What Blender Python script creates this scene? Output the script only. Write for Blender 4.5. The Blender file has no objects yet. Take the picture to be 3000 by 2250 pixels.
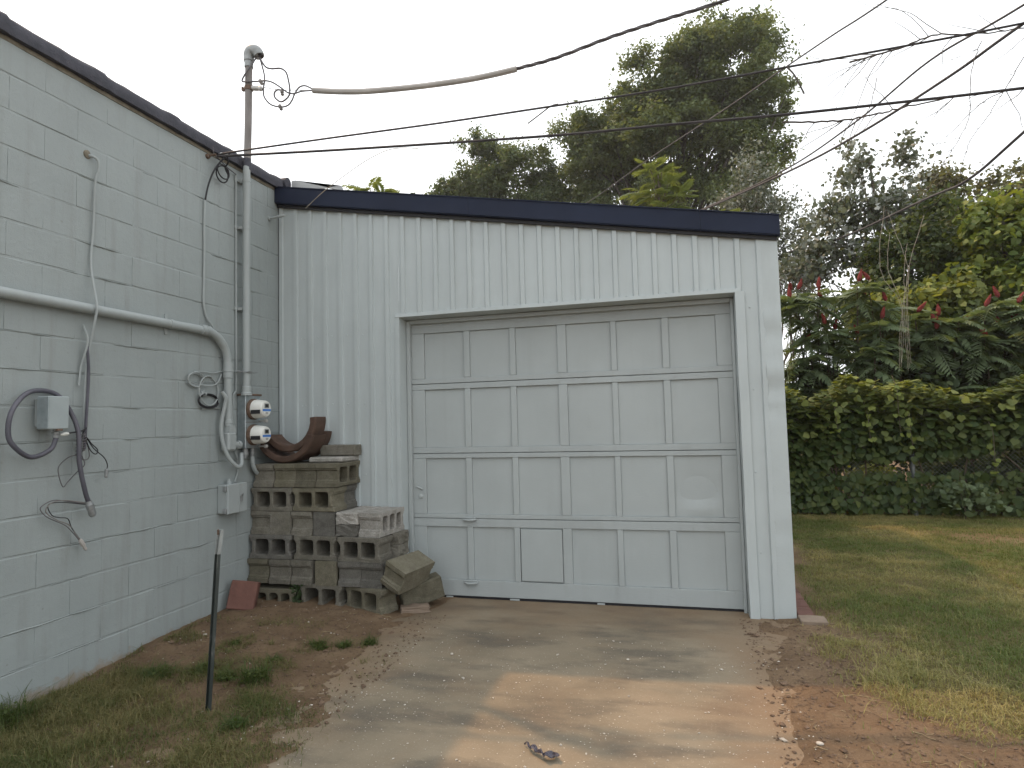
import bpy, bmesh, math, random
import numpy as np
from mathutils import Vector, Matrix, Euler

random.seed(7)
RNG = np.random.default_rng(11)
scene = bpy.context.scene
COL = scene.collection

# ------------------------------------------------------------------ camera
CAM = Vector((3.4978, -4.9196, 1.3946))
yaw, pitch, roll = 0.2612, 0.0609, -0.0257
fwd = Vector((-math.sin(yaw) * math.cos(pitch), math.cos(yaw) * math.cos(pitch), math.sin(pitch)))
rt = Vector((math.cos(yaw), math.sin(yaw), 0)); up = rt.cross(fwd)
rt2 = rt * math.cos(roll) + up * math.sin(roll); up2 = up * math.cos(roll) - rt * math.sin(roll)
cd = bpy.data.cameras.new('camera'); cam = bpy.data.objects.new('camera', cd); COL.objects.link(cam)
m3 = Matrix((rt2, up2, -fwd)).transposed()
cam.matrix_world = Matrix.Translation(CAM) @ m3.to_4x4()
cd.sensor_width = 36.0; cd.lens = 36.0 * 1832.59 / 3000.0
cd.clip_start = 0.05; cd.clip_end = 2000
scene.camera = cam

# ------------------------------------------------------------------ sky and sun
SUN_DIR = Vector((0.645, -0.335, -1.0)).normalized()      # the way the light travels
elev = math.asin(-SUN_DIR.z); azim = math.atan2(-SUN_DIR.x, -SUN_DIR.y)   # from +Y towards +X
world = bpy.data.worlds.new('World'); scene.world = world; world.use_nodes = True
nt = world.node_tree; nt.nodes.clear()
sky = nt.nodes.new('ShaderNodeTexSky'); sky.sky_type = 'NISHITA'; sky.sun_disc = False
sky.sun_elevation = elev; sky.sun_rotation = azim
sky.air_density = 1.0; sky.dust_density = 6.0; sky.ozone_density = 1.0
hs = nt.nodes.new('ShaderNodeHueSaturation'); hs.inputs['Saturation'].default_value = 0.22
milk = nt.nodes.new('ShaderNodeMix'); milk.data_type = 'RGBA'; milk.inputs[0].default_value = 0.7
milk.inputs[7].default_value = (8.9, 9.2, 9.4, 1)          # milky overcast haze over the clear sky
bg = nt.nodes.new('ShaderNodeBackground'); bg.inputs[1].default_value = 0.15
wo = nt.nodes.new('ShaderNodeOutputWorld')
nt.links.new(sky.outputs[0], hs.inputs['Color']); nt.links.new(hs.outputs[0], milk.inputs[6])
nt.links.new(milk.outputs[2], bg.inputs[0]); nt.links.new(bg.outputs[0], wo.inputs[0])
sd = bpy.data.lights.new('sun', 'SUN'); sd.energy = 1.75; sd.angle = math.radians(0.9); sd.color = (1.0, 0.58, 0.28)
so = bpy.data.objects.new('sun', sd); COL.objects.link(so)
so.rotation_euler = SUN_DIR.to_track_quat('-Z', 'Y').to_euler(); so.location = (-8, 8, 14)
scene.view_settings.view_transform = 'Standard'; scene.view_settings.look = 'None'
scene.view_settings.exposure = 0.6; scene.view_settings.gamma = 1.0
scene.render.engine = 'CYCLES'
scene.cycles.max_bounces = 6; scene.cycles.diffuse_bounces = 3; scene.cycles.glossy_bounces = 2
scene.cycles.transmission_bounces = 4; scene.cycles.transparent_max_bounces = 8
scene.cycles.use_denoising = True
scene.cycles.volume_bounces = 0
HAZE = 0.0007

# ------------------------------------------------------------------ helpers
def link(o): COL.objects.link(o); return o

def tag(o, label=None, cat=None, group=None, kind=None):
    if label: o['label'] = label
    if cat: o['category'] = cat
    if group: o['group'] = group
    if kind: o['kind'] = kind
    return o

def thing(name, label, cat, loc=(0, 0, 0), group=None):
    e = bpy.data.objects.new(name, None); link(e); e.location = loc; e.empty_display_size = 0.1
    return tag(e, label, cat, group)

def put(name, me, mat, parent=None, loc=None, rot=None, world_coords=True):
    o = bpy.data.objects.new(name, me); link(o)
    if mat is not None and not me.materials: me.materials.append(mat)
    if loc is not None: o.location = loc
    if rot is not None: o.rotation_euler = rot
    if parent is not None:
        o.parent = parent
        if world_coords:
            off = Matrix.Translation(parent.location) @ Euler(parent.rotation_euler).to_matrix().to_4x4()
            o.matrix_parent_inverse = off.inverted()
    return o

def frames(pts):
    """parallel-transport frames along a polyline"""
    pts = np.asarray(pts, float); n = len(pts)
    t = np.zeros_like(pts); t[1:-1] = pts[2:] - pts[:-2]; t[0] = pts[1] - pts[0]; t[-1] = pts[-1] - pts[-2]
    t /= np.maximum(np.linalg.norm(t, axis=1), 1e-9)[:, None]
    a = np.array([0, 0, 1.0]) if abs(t[0][2]) < 0.9 else np.array([1.0, 0, 0])
    u = np.cross(t[0], a); u /= np.linalg.norm(u); U = [u]
    for i in range(1, n):
        u = U[-1] - t[i] * (U[-1] @ t[i]); u /= max(np.linalg.norm(u), 1e-9); U.append(u)
    U = np.array(U); return pts, t, U, np.cross(t, U)

def spline(pts, sub=6):
    p = np.asarray(pts, float); out = []
    q = np.vstack([2 * p[0] - p[1], p, 2 * p[-1] - p[-2]])
    for i in range(len(p) - 1):
        a, b, c, d = q[i], q[i + 1], q[i + 2], q[i + 3]
        for k in range(sub):
            s = k / sub
            out.append(0.5 * (2 * b + (c - a) * s + (2 * a - 5 * b + 4 * c - d) * s * s + (3 * b - a - 3 * c + d) * s ** 3))
    out.append(p[-1]); return np.array(out)

class MB:
    """collects shapes for one mesh"""
    def __init__(s): s.v = []; s.f = []
    def add(s, v, f):
        o = len(s.v); s.v += [tuple(map(float, p)) for p in v]; s.f += [tuple(i + o for i in q) for q in f]; return s
    def box(s, x0, x1, y0, y1, z0, z1, c=0.0):
        if c <= 0:
            return s.add([(x, y, z) for x in (x0, x1) for y in (y0, y1) for z in (z0, z1)],
                         [(0, 1, 3, 2), (4, 6, 7, 5), (0, 4, 5, 1), (2, 3, 7, 6), (0, 2, 6, 4), (1, 5, 7, 3)])
        bm = bmesh.new(); bmesh.ops.create_cube(bm, size=1)
        for w in bm.verts: w.co = Vector(((x0 + x1) / 2 + w.co.x * (x1 - x0), (y0 + y1) / 2 + w.co.y * (y1 - y0), (z0 + z1) / 2 + w.co.z * (z1 - z0)))
        bmesh.ops.bevel(bm, geom=bm.edges[:], offset=c, segments=1, affect='EDGES')
        bm.verts.index_update(); s.add([w.co for w in bm.verts], [[w.index for w in f.verts] for f in bm.faces]); bm.free(); return s
    def tube(s, pts, r, n=8, cap=True):
        pts, t, U, W = frames(pts); m = len(pts); r = np.broadcast_to(np.asarray(r, float), (m,))
        ang = np.arange(n) * 2 * math.pi / n
        ring = pts[:, None] + r[:, None, None] * (np.cos(ang)[None, :, None] * U[:, None] + np.sin(ang)[None, :, None] * W[:, None])
        f = [(i * n + j, i * n + (j + 1) % n, (i + 1) * n + (j + 1) % n, (i + 1) * n + j) for i in range(m - 1) for j in range(n)]
        if cap: f += [tuple(range(n - 1, -1, -1)), tuple((m - 1) * n + j for j in range(n))]
        return s.add(ring.reshape(-1, 3), f)
    def cyl(s, a, b, r, n=16, r2=None):
        return s.tube([a, b], [r, r if r2 is None else r2], n)
    def lathe(s, origin, axis, prof, n=24):
        """prof: list of (distance along axis, radius)"""
        ax = Vector(axis).normalized(); a = Vector((0, 0, 1)) if abs(ax.z) < .9 else Vector((1, 0, 0))
        u = ax.cross(a).normalized(); w = ax.cross(u); o = Vector(origin); v = []
        for d, r in prof:
            for j in range(n):
                t = 2 * math.pi * j / n; v.append(o + ax * d + u * (r * math.cos(t)) + w * (r * math.sin(t)))
        m = len(prof)
        f = [(i * n + j, (i + 1) * n + j, (i + 1) * n + (j + 1) % n, i * n + (j + 1) % n) for i in range(m - 1) for j in range(n)]
        f += [tuple(range(n)), tuple((m - 1) * n + j for j in range(n - 1, -1, -1))]
        return s.add(v, f)
    def prism(s, poly, f0, f1):
        """poly: 2-D points; f0, f1 map (a, b) to 3-D for the two ends"""
        n = len(poly); v = [f0(*p) for p in poly] + [f1(*p) for p in poly]
        return s.add(v, [tuple(range(n - 1, -1, -1)), tuple(range(n, 2 * n))] + [(i, (i + 1) % n, n + (i + 1) % n, n + i) for i in range(n)])
    def mesh(s, name, smooth=False, angle=None):
        me = bpy.data.meshes.new(name); me.from_pydata(s.v, [], s.f); me.validate(clean_customdata=False)
        bm = bmesh.new(); bm.from_mesh(me); bmesh.ops.recalc_face_normals(bm, faces=bm.faces[:]); bm.to_mesh(me); bm.free()
        if smooth:
            me.polygons.foreach_set('use_smooth', [True] * len(me.polygons))
            if angle is not None: me.set_sharp_from_angle(angle=math.radians(angle))
        return me
    def obj(s, name, mat, parent=None, smooth=False, angle=35, **k):
        return put(name, s.mesh(name, smooth, angle), mat, parent, **k)

def polys(name, V, var=None):
    """V (n,k,3): n separate polygons; var (n,) a face attribute"""
    n, k, _ = V.shape; me = bpy.data.meshes.new(name)
    me.vertices.add(n * k); me.vertices.foreach_set('co', V.astype(np.float32).ravel())
    me.loops.add(n * k); me.loops.foreach_set('vertex_index', np.arange(n * k, dtype=np.int32))
    me.polygons.add(n); me.polygons.foreach_set('loop_start', np.arange(0, n * k, k, dtype=np.int32))
    me.polygons.foreach_set('loop_total', np.full(n, k, dtype=np.int32))
    me.update(calc_edges=True)
    if var is not None:
        a = me.attributes.new('var', 'FLOAT', 'FACE'); a.data.foreach_set('value', var.astype(np.float32))
    return me

def vnoise(x, y, seed=0):
    x = np.asarray(x, float); y = np.asarray(y, float)
    xi = np.floor(x).astype(np.int64); yi = np.floor(y).astype(np.int64); xf = x - xi; yf = y - yi
    def h(a, b):
        n = (a * 374761393 + b * 668265263 + seed * 1442695041) & 0x7fffffff
        n = ((n ^ (n >> 13)) * 1274126177) & 0x7fffffff
        return ((n ^ (n >> 16)) & 0xffff) / 65535.0
    u = xf * xf * (3 - 2 * xf); v = yf * yf * (3 - 2 * yf)
    return (h(xi, yi) * (1 - u) + h(xi + 1, yi) * u) * (1 - v) + (h(xi, yi + 1) * (1 - u) + h(xi + 1, yi + 1) * u) * v
def fbm(x, y, s=1.0, oct=4, seed=0):
    t = 0; a = 0.5
    for i in range(oct): t = t + a * vnoise(np.asarray(x) * s, np.asarray(y) * s, seed + i * 17); s *= 2.03; a *= 0.5
    return t / (1 - 0.5 ** oct)
def sstep(a, b, x):
    t = np.clip((np.asarray(x, float) - a) / (b - a), 0, 1); return t * t * (3 - 2 * t)

# ------------------------------------------------------------------ materials
MATS = {}
def newmat(name):
    m = bpy.data.materials.new(name); m.use_nodes = True; t = m.node_tree
    return m, t, t.nodes['Principled BSDF']
def N(t, kind, **k):
    n = t.nodes.new(kind)
    for a, b in k.items(): setattr(n, a, b)
    return n
def ramp(t, fac, stops):
    r = N(t, 'ShaderNodeValToRGB'); e = r.color_ramp.elements
    while len(e) < len(stops): e.new(0.5)
    for i, (p, c) in enumerate(stops): e[i].position = p; e[i].color = (*c, 1)
    t.links.new(fac, r.inputs[0]); return r.outputs[0]
def noise(t, co, scale, detail=4, rough=0.55, dist=0.0):
    n = N(t, 'ShaderNodeTexNoise'); n.inputs['Scale'].default_value = scale; n.inputs['Detail'].default_value = detail
    n.inputs['Roughness'].default_value = rough; n.inputs['Distortion'].default_value = dist
    if co is not None: t.links.new(co, n.inputs['Vector'])
    return n.outputs['Fac']
def mix(t, fac, a, b, mode='MIX'):
    n = N(t, 'ShaderNodeMix', data_type='RGBA', blend_type=mode)
    for val, i in ((fac, 0), (a, 6), (b, 7)):
        if hasattr(val, 'links'): t.links.new(val, n.inputs[i])
        else: n.inputs[i].default_value = val if i == 0 else (*val, 1)
    return n.outputs[2]
def mathn(t, op, a, b=None, clamp=False):
    n = N(t, 'ShaderNodeMath', operation=op); n.use_clamp = clamp
    for i, v in enumerate((a, b)):
        if v is None: continue
        if hasattr(v, 'links'): t.links.new(v, n.inputs[i])
        else: n.inputs[i].default_value = v
    return n.outputs[0]
def bump(t, b, h, strength=0.3, dist=0.01, prev=None):
    n = N(t, 'ShaderNodeBump'); n.inputs['Strength'].default_value = strength; n.inputs['Distance'].default_value = dist
    t.links.new(h, n.inputs['Height'])
    if prev is not None: t.links.new(prev, n.inputs['Normal'])
    if b is not None: t.links.new(n.outputs[0], b.inputs['Normal'])
    return n.outputs[0]
def pos(t): return N(t, 'ShaderNodeNewGeometry').outputs['Position']
def stretch(t, co, s):
    m = N(t, 'ShaderNodeMapping'); m.inputs['Scale'].default_value = s; t.links.new(co, m.inputs['Vector']); return m.outputs[0]
def simple(name, stops, scale=8, rough=0.6, bscale=60, bstr=0.15, bdist=0.004, metal=0.0, detail=5, sc=(1, 1, 1), spec=0.4, objrand=0.0, local=False):
    """procedural surface: colour from a noise ramp, fine bump"""
    m, t, b = newmat(name)
    co = N(t, 'ShaderNodeTexCoord').outputs['Object'] if local else pos(t)
    if sc != (1, 1, 1): co = stretch(t, co, sc)
    f = noise(t, co, scale, detail)
    c = ramp(t, f, stops)
    if objrand > 0:
        r = N(t, 'ShaderNodeObjectInfo').outputs['Random']
        hv = N(t, 'ShaderNodeHueSaturation'); t.links.new(c, hv.inputs['Color'])
        t.links.new(mathn(t, 'ADD', mathn(t, 'MULTIPLY', r, 2 * objrand), 1 - objrand), hv.inputs['Value']); c = hv.outputs[0]
    t.links.new(c, b.inputs['Base Color'])
    b.inputs['Roughness'].default_value = rough; b.inputs['Metallic'].default_value = metal
    b.inputs['Specular IOR Level'].default_value = spec
    if bstr > 0: bump(t, b, noise(t, co, bscale, 4), bstr, bdist)
    return m

def paint_mat(name, base, rough=0.5, var=0.04, bscale=220, bstr=0.25, bdist=0.002, dirt=0.10, dirtcol=(0.16, 0.15, 0.13), grain=None, splash=False):
    """old exterior paint: near-even colour, faint blotches, specks of dirt, brush or block texture"""
    m, t, b = newmat(name); p = pos(t)
    lo = tuple(c * (1 - var * 1.6) for c in base); hi = tuple(min(1, c * (1 + var)) for c in base)
    c = ramp(t, noise(t, p, 2.2, 6, 0.6), [(0.3, lo), (0.7, hi)])
    streak = noise(t, stretch(t, p, (6, 6, 0.5)), 2.0, 4, 0.6)
    c = mix(t, mathn(t, 'MULTIPLY', ramp(t, streak, [(0.52, (0, 0, 0)), (0.75, (1, 1, 1))]), dirt * 1.6), c, dirtcol)
    spk = noise(t, p, 42, 2, 0.5)
    c = mix(t, mathn(t, 'MULTIPLY', ramp(t, spk, [(0.70, (0, 0, 0)), (0.76, (1, 1, 1))]), dirt * 2.2), c, dirtcol)
    if splash:      # bare and sandy patches along the foot of the wall
        sx = N(t, 'ShaderNodeSeparateXYZ'); t.links.new(p, sx.inputs[0])
        h = mathn(t, 'SUBTRACT', 0.012, sx.outputs[2]); h = mathn(t, 'MULTIPLY', h, 26.0)
        h = mathn(t, 'ADD', h, mathn(t, 'MULTIPLY', mathn(t, 'SUBTRACT', noise(t, p, 11, 5, 0.65), 0.56), 5.0), True)
        h = mathn(t, 'MULTIPLY', h, 0.8)
        c = mix(t, h, c, (0.27, 0.225, 0.175))
    t.links.new(c, b.inputs['Base Color'])
    b.inputs['Roughness'].default_value = rough; b.inputs['Specular IOR Level'].default_value = 0.35
    n1 = bump(t, None, noise(t, p, 26, 5, 0.6), 0.40 if splash else (0.18 if grain is None else 0.12), 0.007)
    fine = noise(t, stretch(t, p, grain) if grain else p, bscale if grain is None else 26, 4, 0.6)
    bump(t, b, fine, bstr, bdist, n1)
    return m

WALL = (0.288, 0.320, 0.318)
M_wall = paint_mat('wall_paint', WALL, rough=0.55, bscale=170, bstr=0.45, bdist=0.004, dirt=0.17, splash=True)
M_conduit = paint_mat('conduit_paint', (0.325, 0.355, 0.355), rough=0.48, bscale=120, bstr=0.15, dirt=0.12)
M_siding = paint_mat('siding_paint', (0.432, 0.474, 0.478), rough=0.42, bscale=90, bstr=0.06, dirt=0.06)
M_door = paint_mat('door_paint', (0.368, 0.400, 0.400), rough=0.55, grain=(1, 6, 9), bstr=0.35, bdist=0.0025, dirt=0.05)
M_doorw = paint_mat('door_rail_paint', (0.372, 0.404, 0.405), rough=0.58, grain=(0.6, 8, 14), bstr=0.6, bdist=0.005, dirt=0.07)
M_navy = simple('navy_metal', [(0.3, (0.012, 0.017, 0.035)), (0.7, (0.017, 0.024, 0.048))], 3, 0.6, 60, 0.05, 0.002, spec=0.18)
M_coping = simple('coping_tar_paint', [(0.25, (0.030, 0.031, 0.042)), (0.75, (0.062, 0.062, 0.078))], 14, 0.75, 90, 0.8, 0.01)
M_mortar = simple('mortar_bed', [(0.3, (0.13, 0.115, 0.085)), (0.7, (0.22, 0.195, 0.15))], 20, 0.9, 90, 0.5)
M_galv = simple('galvanised_steel', [(0.3, (0.33, 0.38, 0.40)), (0.7, (0.50, 0.55, 0.57))], 16, 0.42, 120, 0.06, metal=0.75)
M_rust = simple('rusty_steel', [(0.3, (0.075, 0.050, 0.036)), (0.7, (0.16, 0.105, 0.075))], 30, 0.8, 120, 0.3)
M_mast = simple('weathered_mast_steel', [(0.3, (0.15, 0.135, 0.125)), (0.7, (0.25, 0.23, 0.22))], 12, 0.6, 90, 0.15, sc=(1, 1, .3), metal=0.2)
M_alu = simple('cast_aluminium', [(0.3, (0.42, 0.41, 0.39)), (0.7, (0.58, 0.57, 0.55))], 18, 0.5, 90, 0.1, metal=0.5)
M_black = simple('black_rubber', [(0.3, (0.010, 0.010, 0.012)), (0.7, (0.022, 0.021, 0.024))], 30, 0.6, 200, 0.1)
M_wire = simple('weathered_black_cable', [(0.3, (0.020, 0.018, 0.020)), (0.7, (0.045, 0.040, 0.042))], 8, 0.65, 200, 0.1)
M_grwire = simple('grey_service_cable', [(0.3, (0.07, 0.065, 0.07)), (0.7, (0.13, 0.12, 0.125))], 8, 0.6, 200, 0.1)
M_sleeve = simple('grey_cable_sleeve', [(0.3, (0.30, 0.28, 0.26)), (0.7, (0.46, 0.43, 0.40))], 9, 0.7, 90, 0.2, sc=(.3, 1, 1))
M_flexp = simple('purple_grey_flex', [(0.3, (0.055, 0.054, 0.068)), (0.7, (0.115, 0.112, 0.135))], 7, 0.5, 200, 0.1)
M_box = simple('grey_enamel_box', [(0.3, (0.285, 0.325, 0.33)), (0.7, (0.34, 0.38, 0.385))], 5, 0.45, 90, 0.06)
M_white = simple('white_plastic', [(0.3, (0.62, 0.62, 0.58)), (0.7, (0.74, 0.74, 0.70))], 6, 0.35, 90, 0.03)
M_blue = simple('blue_label', [(0.3, (0.05, 0.17, 0.50)), (0.7, (0.07, 0.21, 0.56))], 10, 0.4, 90, 0.02)
M_lcd = simple('dark_display', [(0.3, (0.03, 0.032, 0.03)), (0.7, (0.05, 0.052, 0.048))], 20, 0.25, 90, 0.02)
M_clay = simple('brown_fired_clay', [(0.25, (0.060, 0.036, 0.026)), (0.75, (0.115, 0.068, 0.048))], 14, 0.75, 140, 0.5, 0.004, objrand=0.15)
M_redpaver = simple('red_clay_paver', [(0.25, (0.092, 0.042, 0.032)), (0.75, (0.145, 0.068, 0.052))], 12, 0.8, 160, 0.4, 0.003, objrand=0.15)
M_tanbrick = simple('tan_brick', [(0.25, (0.17, 0.125, 0.092)), (0.75, (0.24, 0.185, 0.14))], 12, 0.85, 160, 0.4, 0.003)
M_postg = simple('dark_green_post_paint', [(0.3, (0.020, 0.026, 0.024)), (0.62, (0.040, 0.048, 0.045)), (0.75, (0.17, 0.17, 0.155))], 13, 0.55, 120, 0.2, sc=(1, 1, .3))
M_postgrey = simple('grey_overspray', [(0.3, (0.16, 0.17, 0.165)), (0.7, (0.33, 0.35, 0.345))], 13, 0.55, 120, 0.2)
M_bark = simple('grey_bark', [(0.3, (0.035, 0.030, 0.024)), (0.7, (0.085, 0.075, 0.062))], 7, 0.9, 20, 0.7, 0.03, sc=(1, 1, .25))
M_stem = simple('brown_stem', [(0.3, (0.055, 0.042, 0.028)), (0.7, (0.11, 0.085, 0.06))], 9, 0.85, 60, 0.3)
M_deadstem = simple('pale_dead_vine', [(0.3, (0.20, 0.17, 0.13)), (0.7, (0.36, 0.32, 0.26))], 9, 0.85, 60, 0.3)
M_darkvine = simple('dark_dead_vine', [(0.3, (0.05, 0.04, 0.035)), (0.7, (0.10, 0.085, 0.07))], 9, 0.85, 60, 0.3)
M_cone = simple('crimson_fuzzy_fruit', [(0.3, (0.11, 0.016, 0.014)), (0.7, (0.22, 0.034, 0.028))], 60, 0.95, 160, 1.0, 0.01)
M_fence = simple('zinc_fence_wire', [(0.3, (0.10, 0.11, 0.11)), (0.7, (0.20, 0.21, 0.21))], 12, 0.5, 90, 0.05, metal=0.5)
M_plastic = simple('black_plastic_scrap', [(0.3, (0.030, 0.030, 0.045)), (0.7, (0.075, 0.072, 0.095))], 40, 0.4, 120, 0.4)
M_hub = simple('old_zinc_fitting', [(0.3, (0.20, 0.21, 0.21)), (0.7, (0.32, 0.33, 0.33))], 20, 0.5, 100, 0.1, metal=0.4)
M_stone = simple('pale_pebble', [(0.3, (0.34, 0.30, 0.25)), (0.7, (0.55, 0.50, 0.43))], 30, 0.8, 100, 0.2)
M_clod = simple('dark_soil_crumb', [(0.3, (0.085, 0.055, 0.036)), (0.7, (0.17, 0.115, 0.078))], 40, 0.95, 100, 0.4)
M_straw = simple('dry_straw', [(0.3, (0.20, 0.15, 0.085)), (0.7, (0.34, 0.27, 0.16))], 20, 0.9, 100, 0.1)
M_roof = simple('grey_roof_sheet', [(0.3, (0.30, 0.31, 0.31)), (0.7, (0.42, 0.43, 0.43))], 4, 0.6, 60, 0.1)

def cinder(name, lo, hi, moss=0.0):
    m, t, b = newmat(name); co = N(t, 'ShaderNodeTexCoord').outputs['Object']; p = pos(t)
    c = ramp(t, noise(t, p, 16, 6, 0.65), [(0.28, lo), (0.72, hi)])
    grit = noise(t, p, 150, 2, 0.5)
    c = mix(t, mathn(t, 'MULTIPLY', ramp(t, grit, [(0.55, (0, 0, 0)), (0.72, (1, 1, 1))]), 0.35), c, tuple(min(1, x * 1.7) for x in hi))
    c = mix(t, mathn(t, 'MULTIPLY', ramp(t, grit, [(0.28, (1, 1, 1)), (0.42, (0, 0, 0))]), 0.5), c, tuple(x * 0.4 for x in lo))
    if moss > 0:
        f = ramp(t, noise(t, p, 7, 6, 0.7), [(0.45, (0, 0, 0)), (0.68, (1, 1, 1))])
        c = mix(t, mathn(t, 'MULTIPLY', f, moss), c, (0.105, 0.098, 0.064))
    hv = N(t, 'ShaderNodeHueSaturation'); t.links.new(c, hv.inputs['Color'])
    r = N(t, 'ShaderNodeObjectInfo').outputs['Random']
    t.links.new(mathn(t, 'ADD', mathn(t, 'MULTIPLY', r, 0.34), 0.83), hv.inputs['Value'])
    t.links.new(hv.outputs[0], b.inputs['Base Color']); b.inputs['Roughness'].default_value = 0.95
    b.inputs['Specular IOR Level'].default_value = 0.15
    n1 = bump(t, None, noise(t, p, 34, 5, 0.7), 0.5, 0.008); bump(t, b, grit, 0.5, 0.004, n1)
    return m
M_cin = cinder('cinder_grey', (0.115, 0.107, 0.088), (0.205, 0.192, 0.162), 0.25)
M_cinm = cinder('cinder_mossy', (0.104, 0.095, 0.070), (0.176, 0.162, 0.122), 0.5)
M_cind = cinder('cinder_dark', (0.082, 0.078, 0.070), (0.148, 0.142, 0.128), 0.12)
M_cinp = cinder('cinder_pale', (0.19, 0.18, 0.16), (0.36, 0.345, 0.32), 0.08)

def leafmat(name, dark, light, trans=0.45, back=None, rough=0.55, tl=(1.25, 1.15, 0.5)):
    m = bpy.data.materials.new(name); m.use_nodes = True; t = m.node_tree; t.nodes.clear()
    out = N(t, 'ShaderNodeOutputMaterial')
    at = N(t, 'ShaderNodeAttribute', attribute_name='var')
    ri = N(t, 'ShaderNodeObjectInfo').outputs['Random']
    f = mathn(t, 'ADD', at.outputs['Fac'], mathn(t, 'MULTIPLY', mathn(t, 'SUBTRACT', ri, 0.5), 0.25), True)
    c = ramp(t, f, [(0.0, dark), (1.0, light)])
    cf = c
    if back is not None:
        cf = mix(t, N(t, 'ShaderNodeNewGeometry').outputs['Backfacing'], c, back)
    d = N(t, 'ShaderNodeBsdfPrincipled'); t.links.new(cf, d.inputs['Base Color']); d.inputs['Roughness'].default_value = rough
    d.inputs['Specular IOR Level'].default_value = 0.35
    tr = N(t, 'ShaderNodeBsdfTranslucent'); t.links.new(mix(t, 1.0, c, tl, 'MULTIPLY'), tr.inputs['Color'])
    ms = N(t, 'ShaderNodeMixShader'); ms.inputs[0].default_value = trans
    t.links.new(d.outputs[0], ms.inputs[1]); t.links.new(tr.outputs[0], ms.inputs[2]); t.links.new(ms.outputs[0], out.inputs[0])
    return m
L_oak = leafmat('leaf_dark_tree', (0.056, 0.084, 0.038), (0.165, 0.205, 0.090))
L_med = leafmat('leaf_mid_tree', (0.058, 0.088, 0.042), (0.165, 0.210, 0.095))
L_pop = leafmat('leaf_silver_poplar', (0.055, 0.070, 0.045), (0.13, 0.15, 0.095), 0.30, back=(0.36, 0.38, 0.35))
L_far = leafmat('leaf_olive_tree', (0.070, 0.078, 0.034), (0.17, 0.175, 0.080))
L_vine = leafmat('leaf_vine', (0.050, 0.082, 0.026), (0.26, 0.28, 0.060), 0.4)
L_vtop = leafmat('leaf_vine_bright', (0.065, 0.110, 0.026), (0.20, 0.24, 0.050), 0.45)
L_sum = leafmat('leaf_sumac', (0.080, 0.122, 0.058), (0.19, 0.235, 0.130), 0.38)
L_ail = leafmat('leaf_ailanthus', (0.080, 0.115, 0.042), (0.175, 0.215, 0.085), 0.5)
L_und = leafmat('leaf_understory', (0.034, 0.058, 0.022), (0.105, 0.135, 0.050), 0.4)
L_grass = leafmat('grass_blade', (0.092, 0.132, 0.026), (0.36, 0.305, 0.125), 0.3, tl=(1.1, 1.05, .6))
L_worn = leafmat('worn_grass_blade', (0.064, 0.094, 0.021), (0.30, 0.235, 0.112), 0.3, tl=(1.1, 1.05, .6))
L_weed = leafmat('weed_blade', (0.045, 0.080, 0.018), (0.16, 0.175, 0.055), 0.35)

# ------------------------------------------------------------------ ground
def border(y):      # left edge of the right-hand lawn
    return np.interp(y, [-5, -1.74, -1.5, -1.25, -.67, -.21, .3, 6], [5.3, 4.74, 4.66, 4.52, 4.45, 4.39, 4.42, 4.42])
def gz(x, y):
    x = np.asarray(x, float); y = np.asarray(y, float)
    z = np.full(np.broadcast(x, y).shape, -0.088)
    e = (fbm(x, y, 2.3, 4, 3) - 0.5) * 0.55
    left = sstep(1.78, 1.30, x + e * 0.9 - 0.08 * sstep(-1, -2.6, y) * 1.5)
    z = z + left * 0.022
    z = z + 0.066 * sstep(-2.05, -1.15, y) * sstep(1.5, 0.7, x) * sstep(0.3, 0.0, y - 0.3)
    right = sstep(3.80, 4.10, x + e * 0.45)
    z = z + right * (0.026 + 0.012 * sstep(4.0, 4.4, x))
    z = z + (fbm(x, y, 1.1, 3, 9) - 0.5) * 0.02 * np.maximum(left, right) + (fbm(x, y, 8, 4, 21) - 0.5) * 0.044 * np.maximum(left, right)
    behind = sstep(0.2, 0.6, y) * sstep(4.3, 4.2, x)
    z = np.where(behind > 0, -0.09, z)
    return z
def lawn_density(x, y):
    x = np.asarray(x, float); y = np.asarray(y, float)
    n = fbm(x, y, 1.6, 4, 40)
    r = sstep(-0.03, 0.34, x - border(y) + (n - 0.5) * 0.9)
    bare = sstep(0.35, 0.0, np.abs((y - 3.3) / 2.2)) * sstep(5.1, 5.6, x) * 0.75
    r = r * (1 - bare * sstep(0.40, 0.55, fbm(x, y, 1.3, 3, 77))) * sstep(5.6, 5.0, y)
    l = sstep(1.75, 1.2, x + (n - 0.5) * 0.7) * sstep(-1.55, -2.2, y + (n - 0.5) * 1.3 + 0.25 * sstep(0.2, 1.2, x))
    l = l * (x > 0.02) * (0.25 + 0.75 * sstep(0.40, 0.58, fbm(x, y, 3.2, 3, 44)))
    return np.where(x > 2.5, r, l)
def axis(a, b, s, lo, hi):
    c = np.arange(a, b + s / 2, s); g = [0.06]
    while sum(g) < max(a - lo, hi - b): g.append(g[-1] * 1.5)
    k = np.cumsum(g); return np.concatenate([(a - k)[::-1], c, b + k])
gx = axis(-0.3, 9.0, 0.035, -250, 250); gy = axis(-4.3, 6.2, 0.035, -250, 250)
GX, GY = np.meshgrid(gx, gy); GZ = gz(GX, GY)
far = np.maximum(sstep(9, 30, np.abs(GX - 3)), sstep(7, 30, np.abs(GY)))
GZ = GZ * (1 - far) + far * -0.12
nx, ny = len(gx), len(gy)
gv = np.stack([GX, GY, GZ], -1).reshape(-1, 3)
ii = np.arange(nx * ny).reshape(ny, nx)
gf = np.stack([ii[:-1, :-1], ii[:-1, 1:], ii[1:, 1:], ii[1:, :-1]], -1).reshape(-1, 4)
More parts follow.
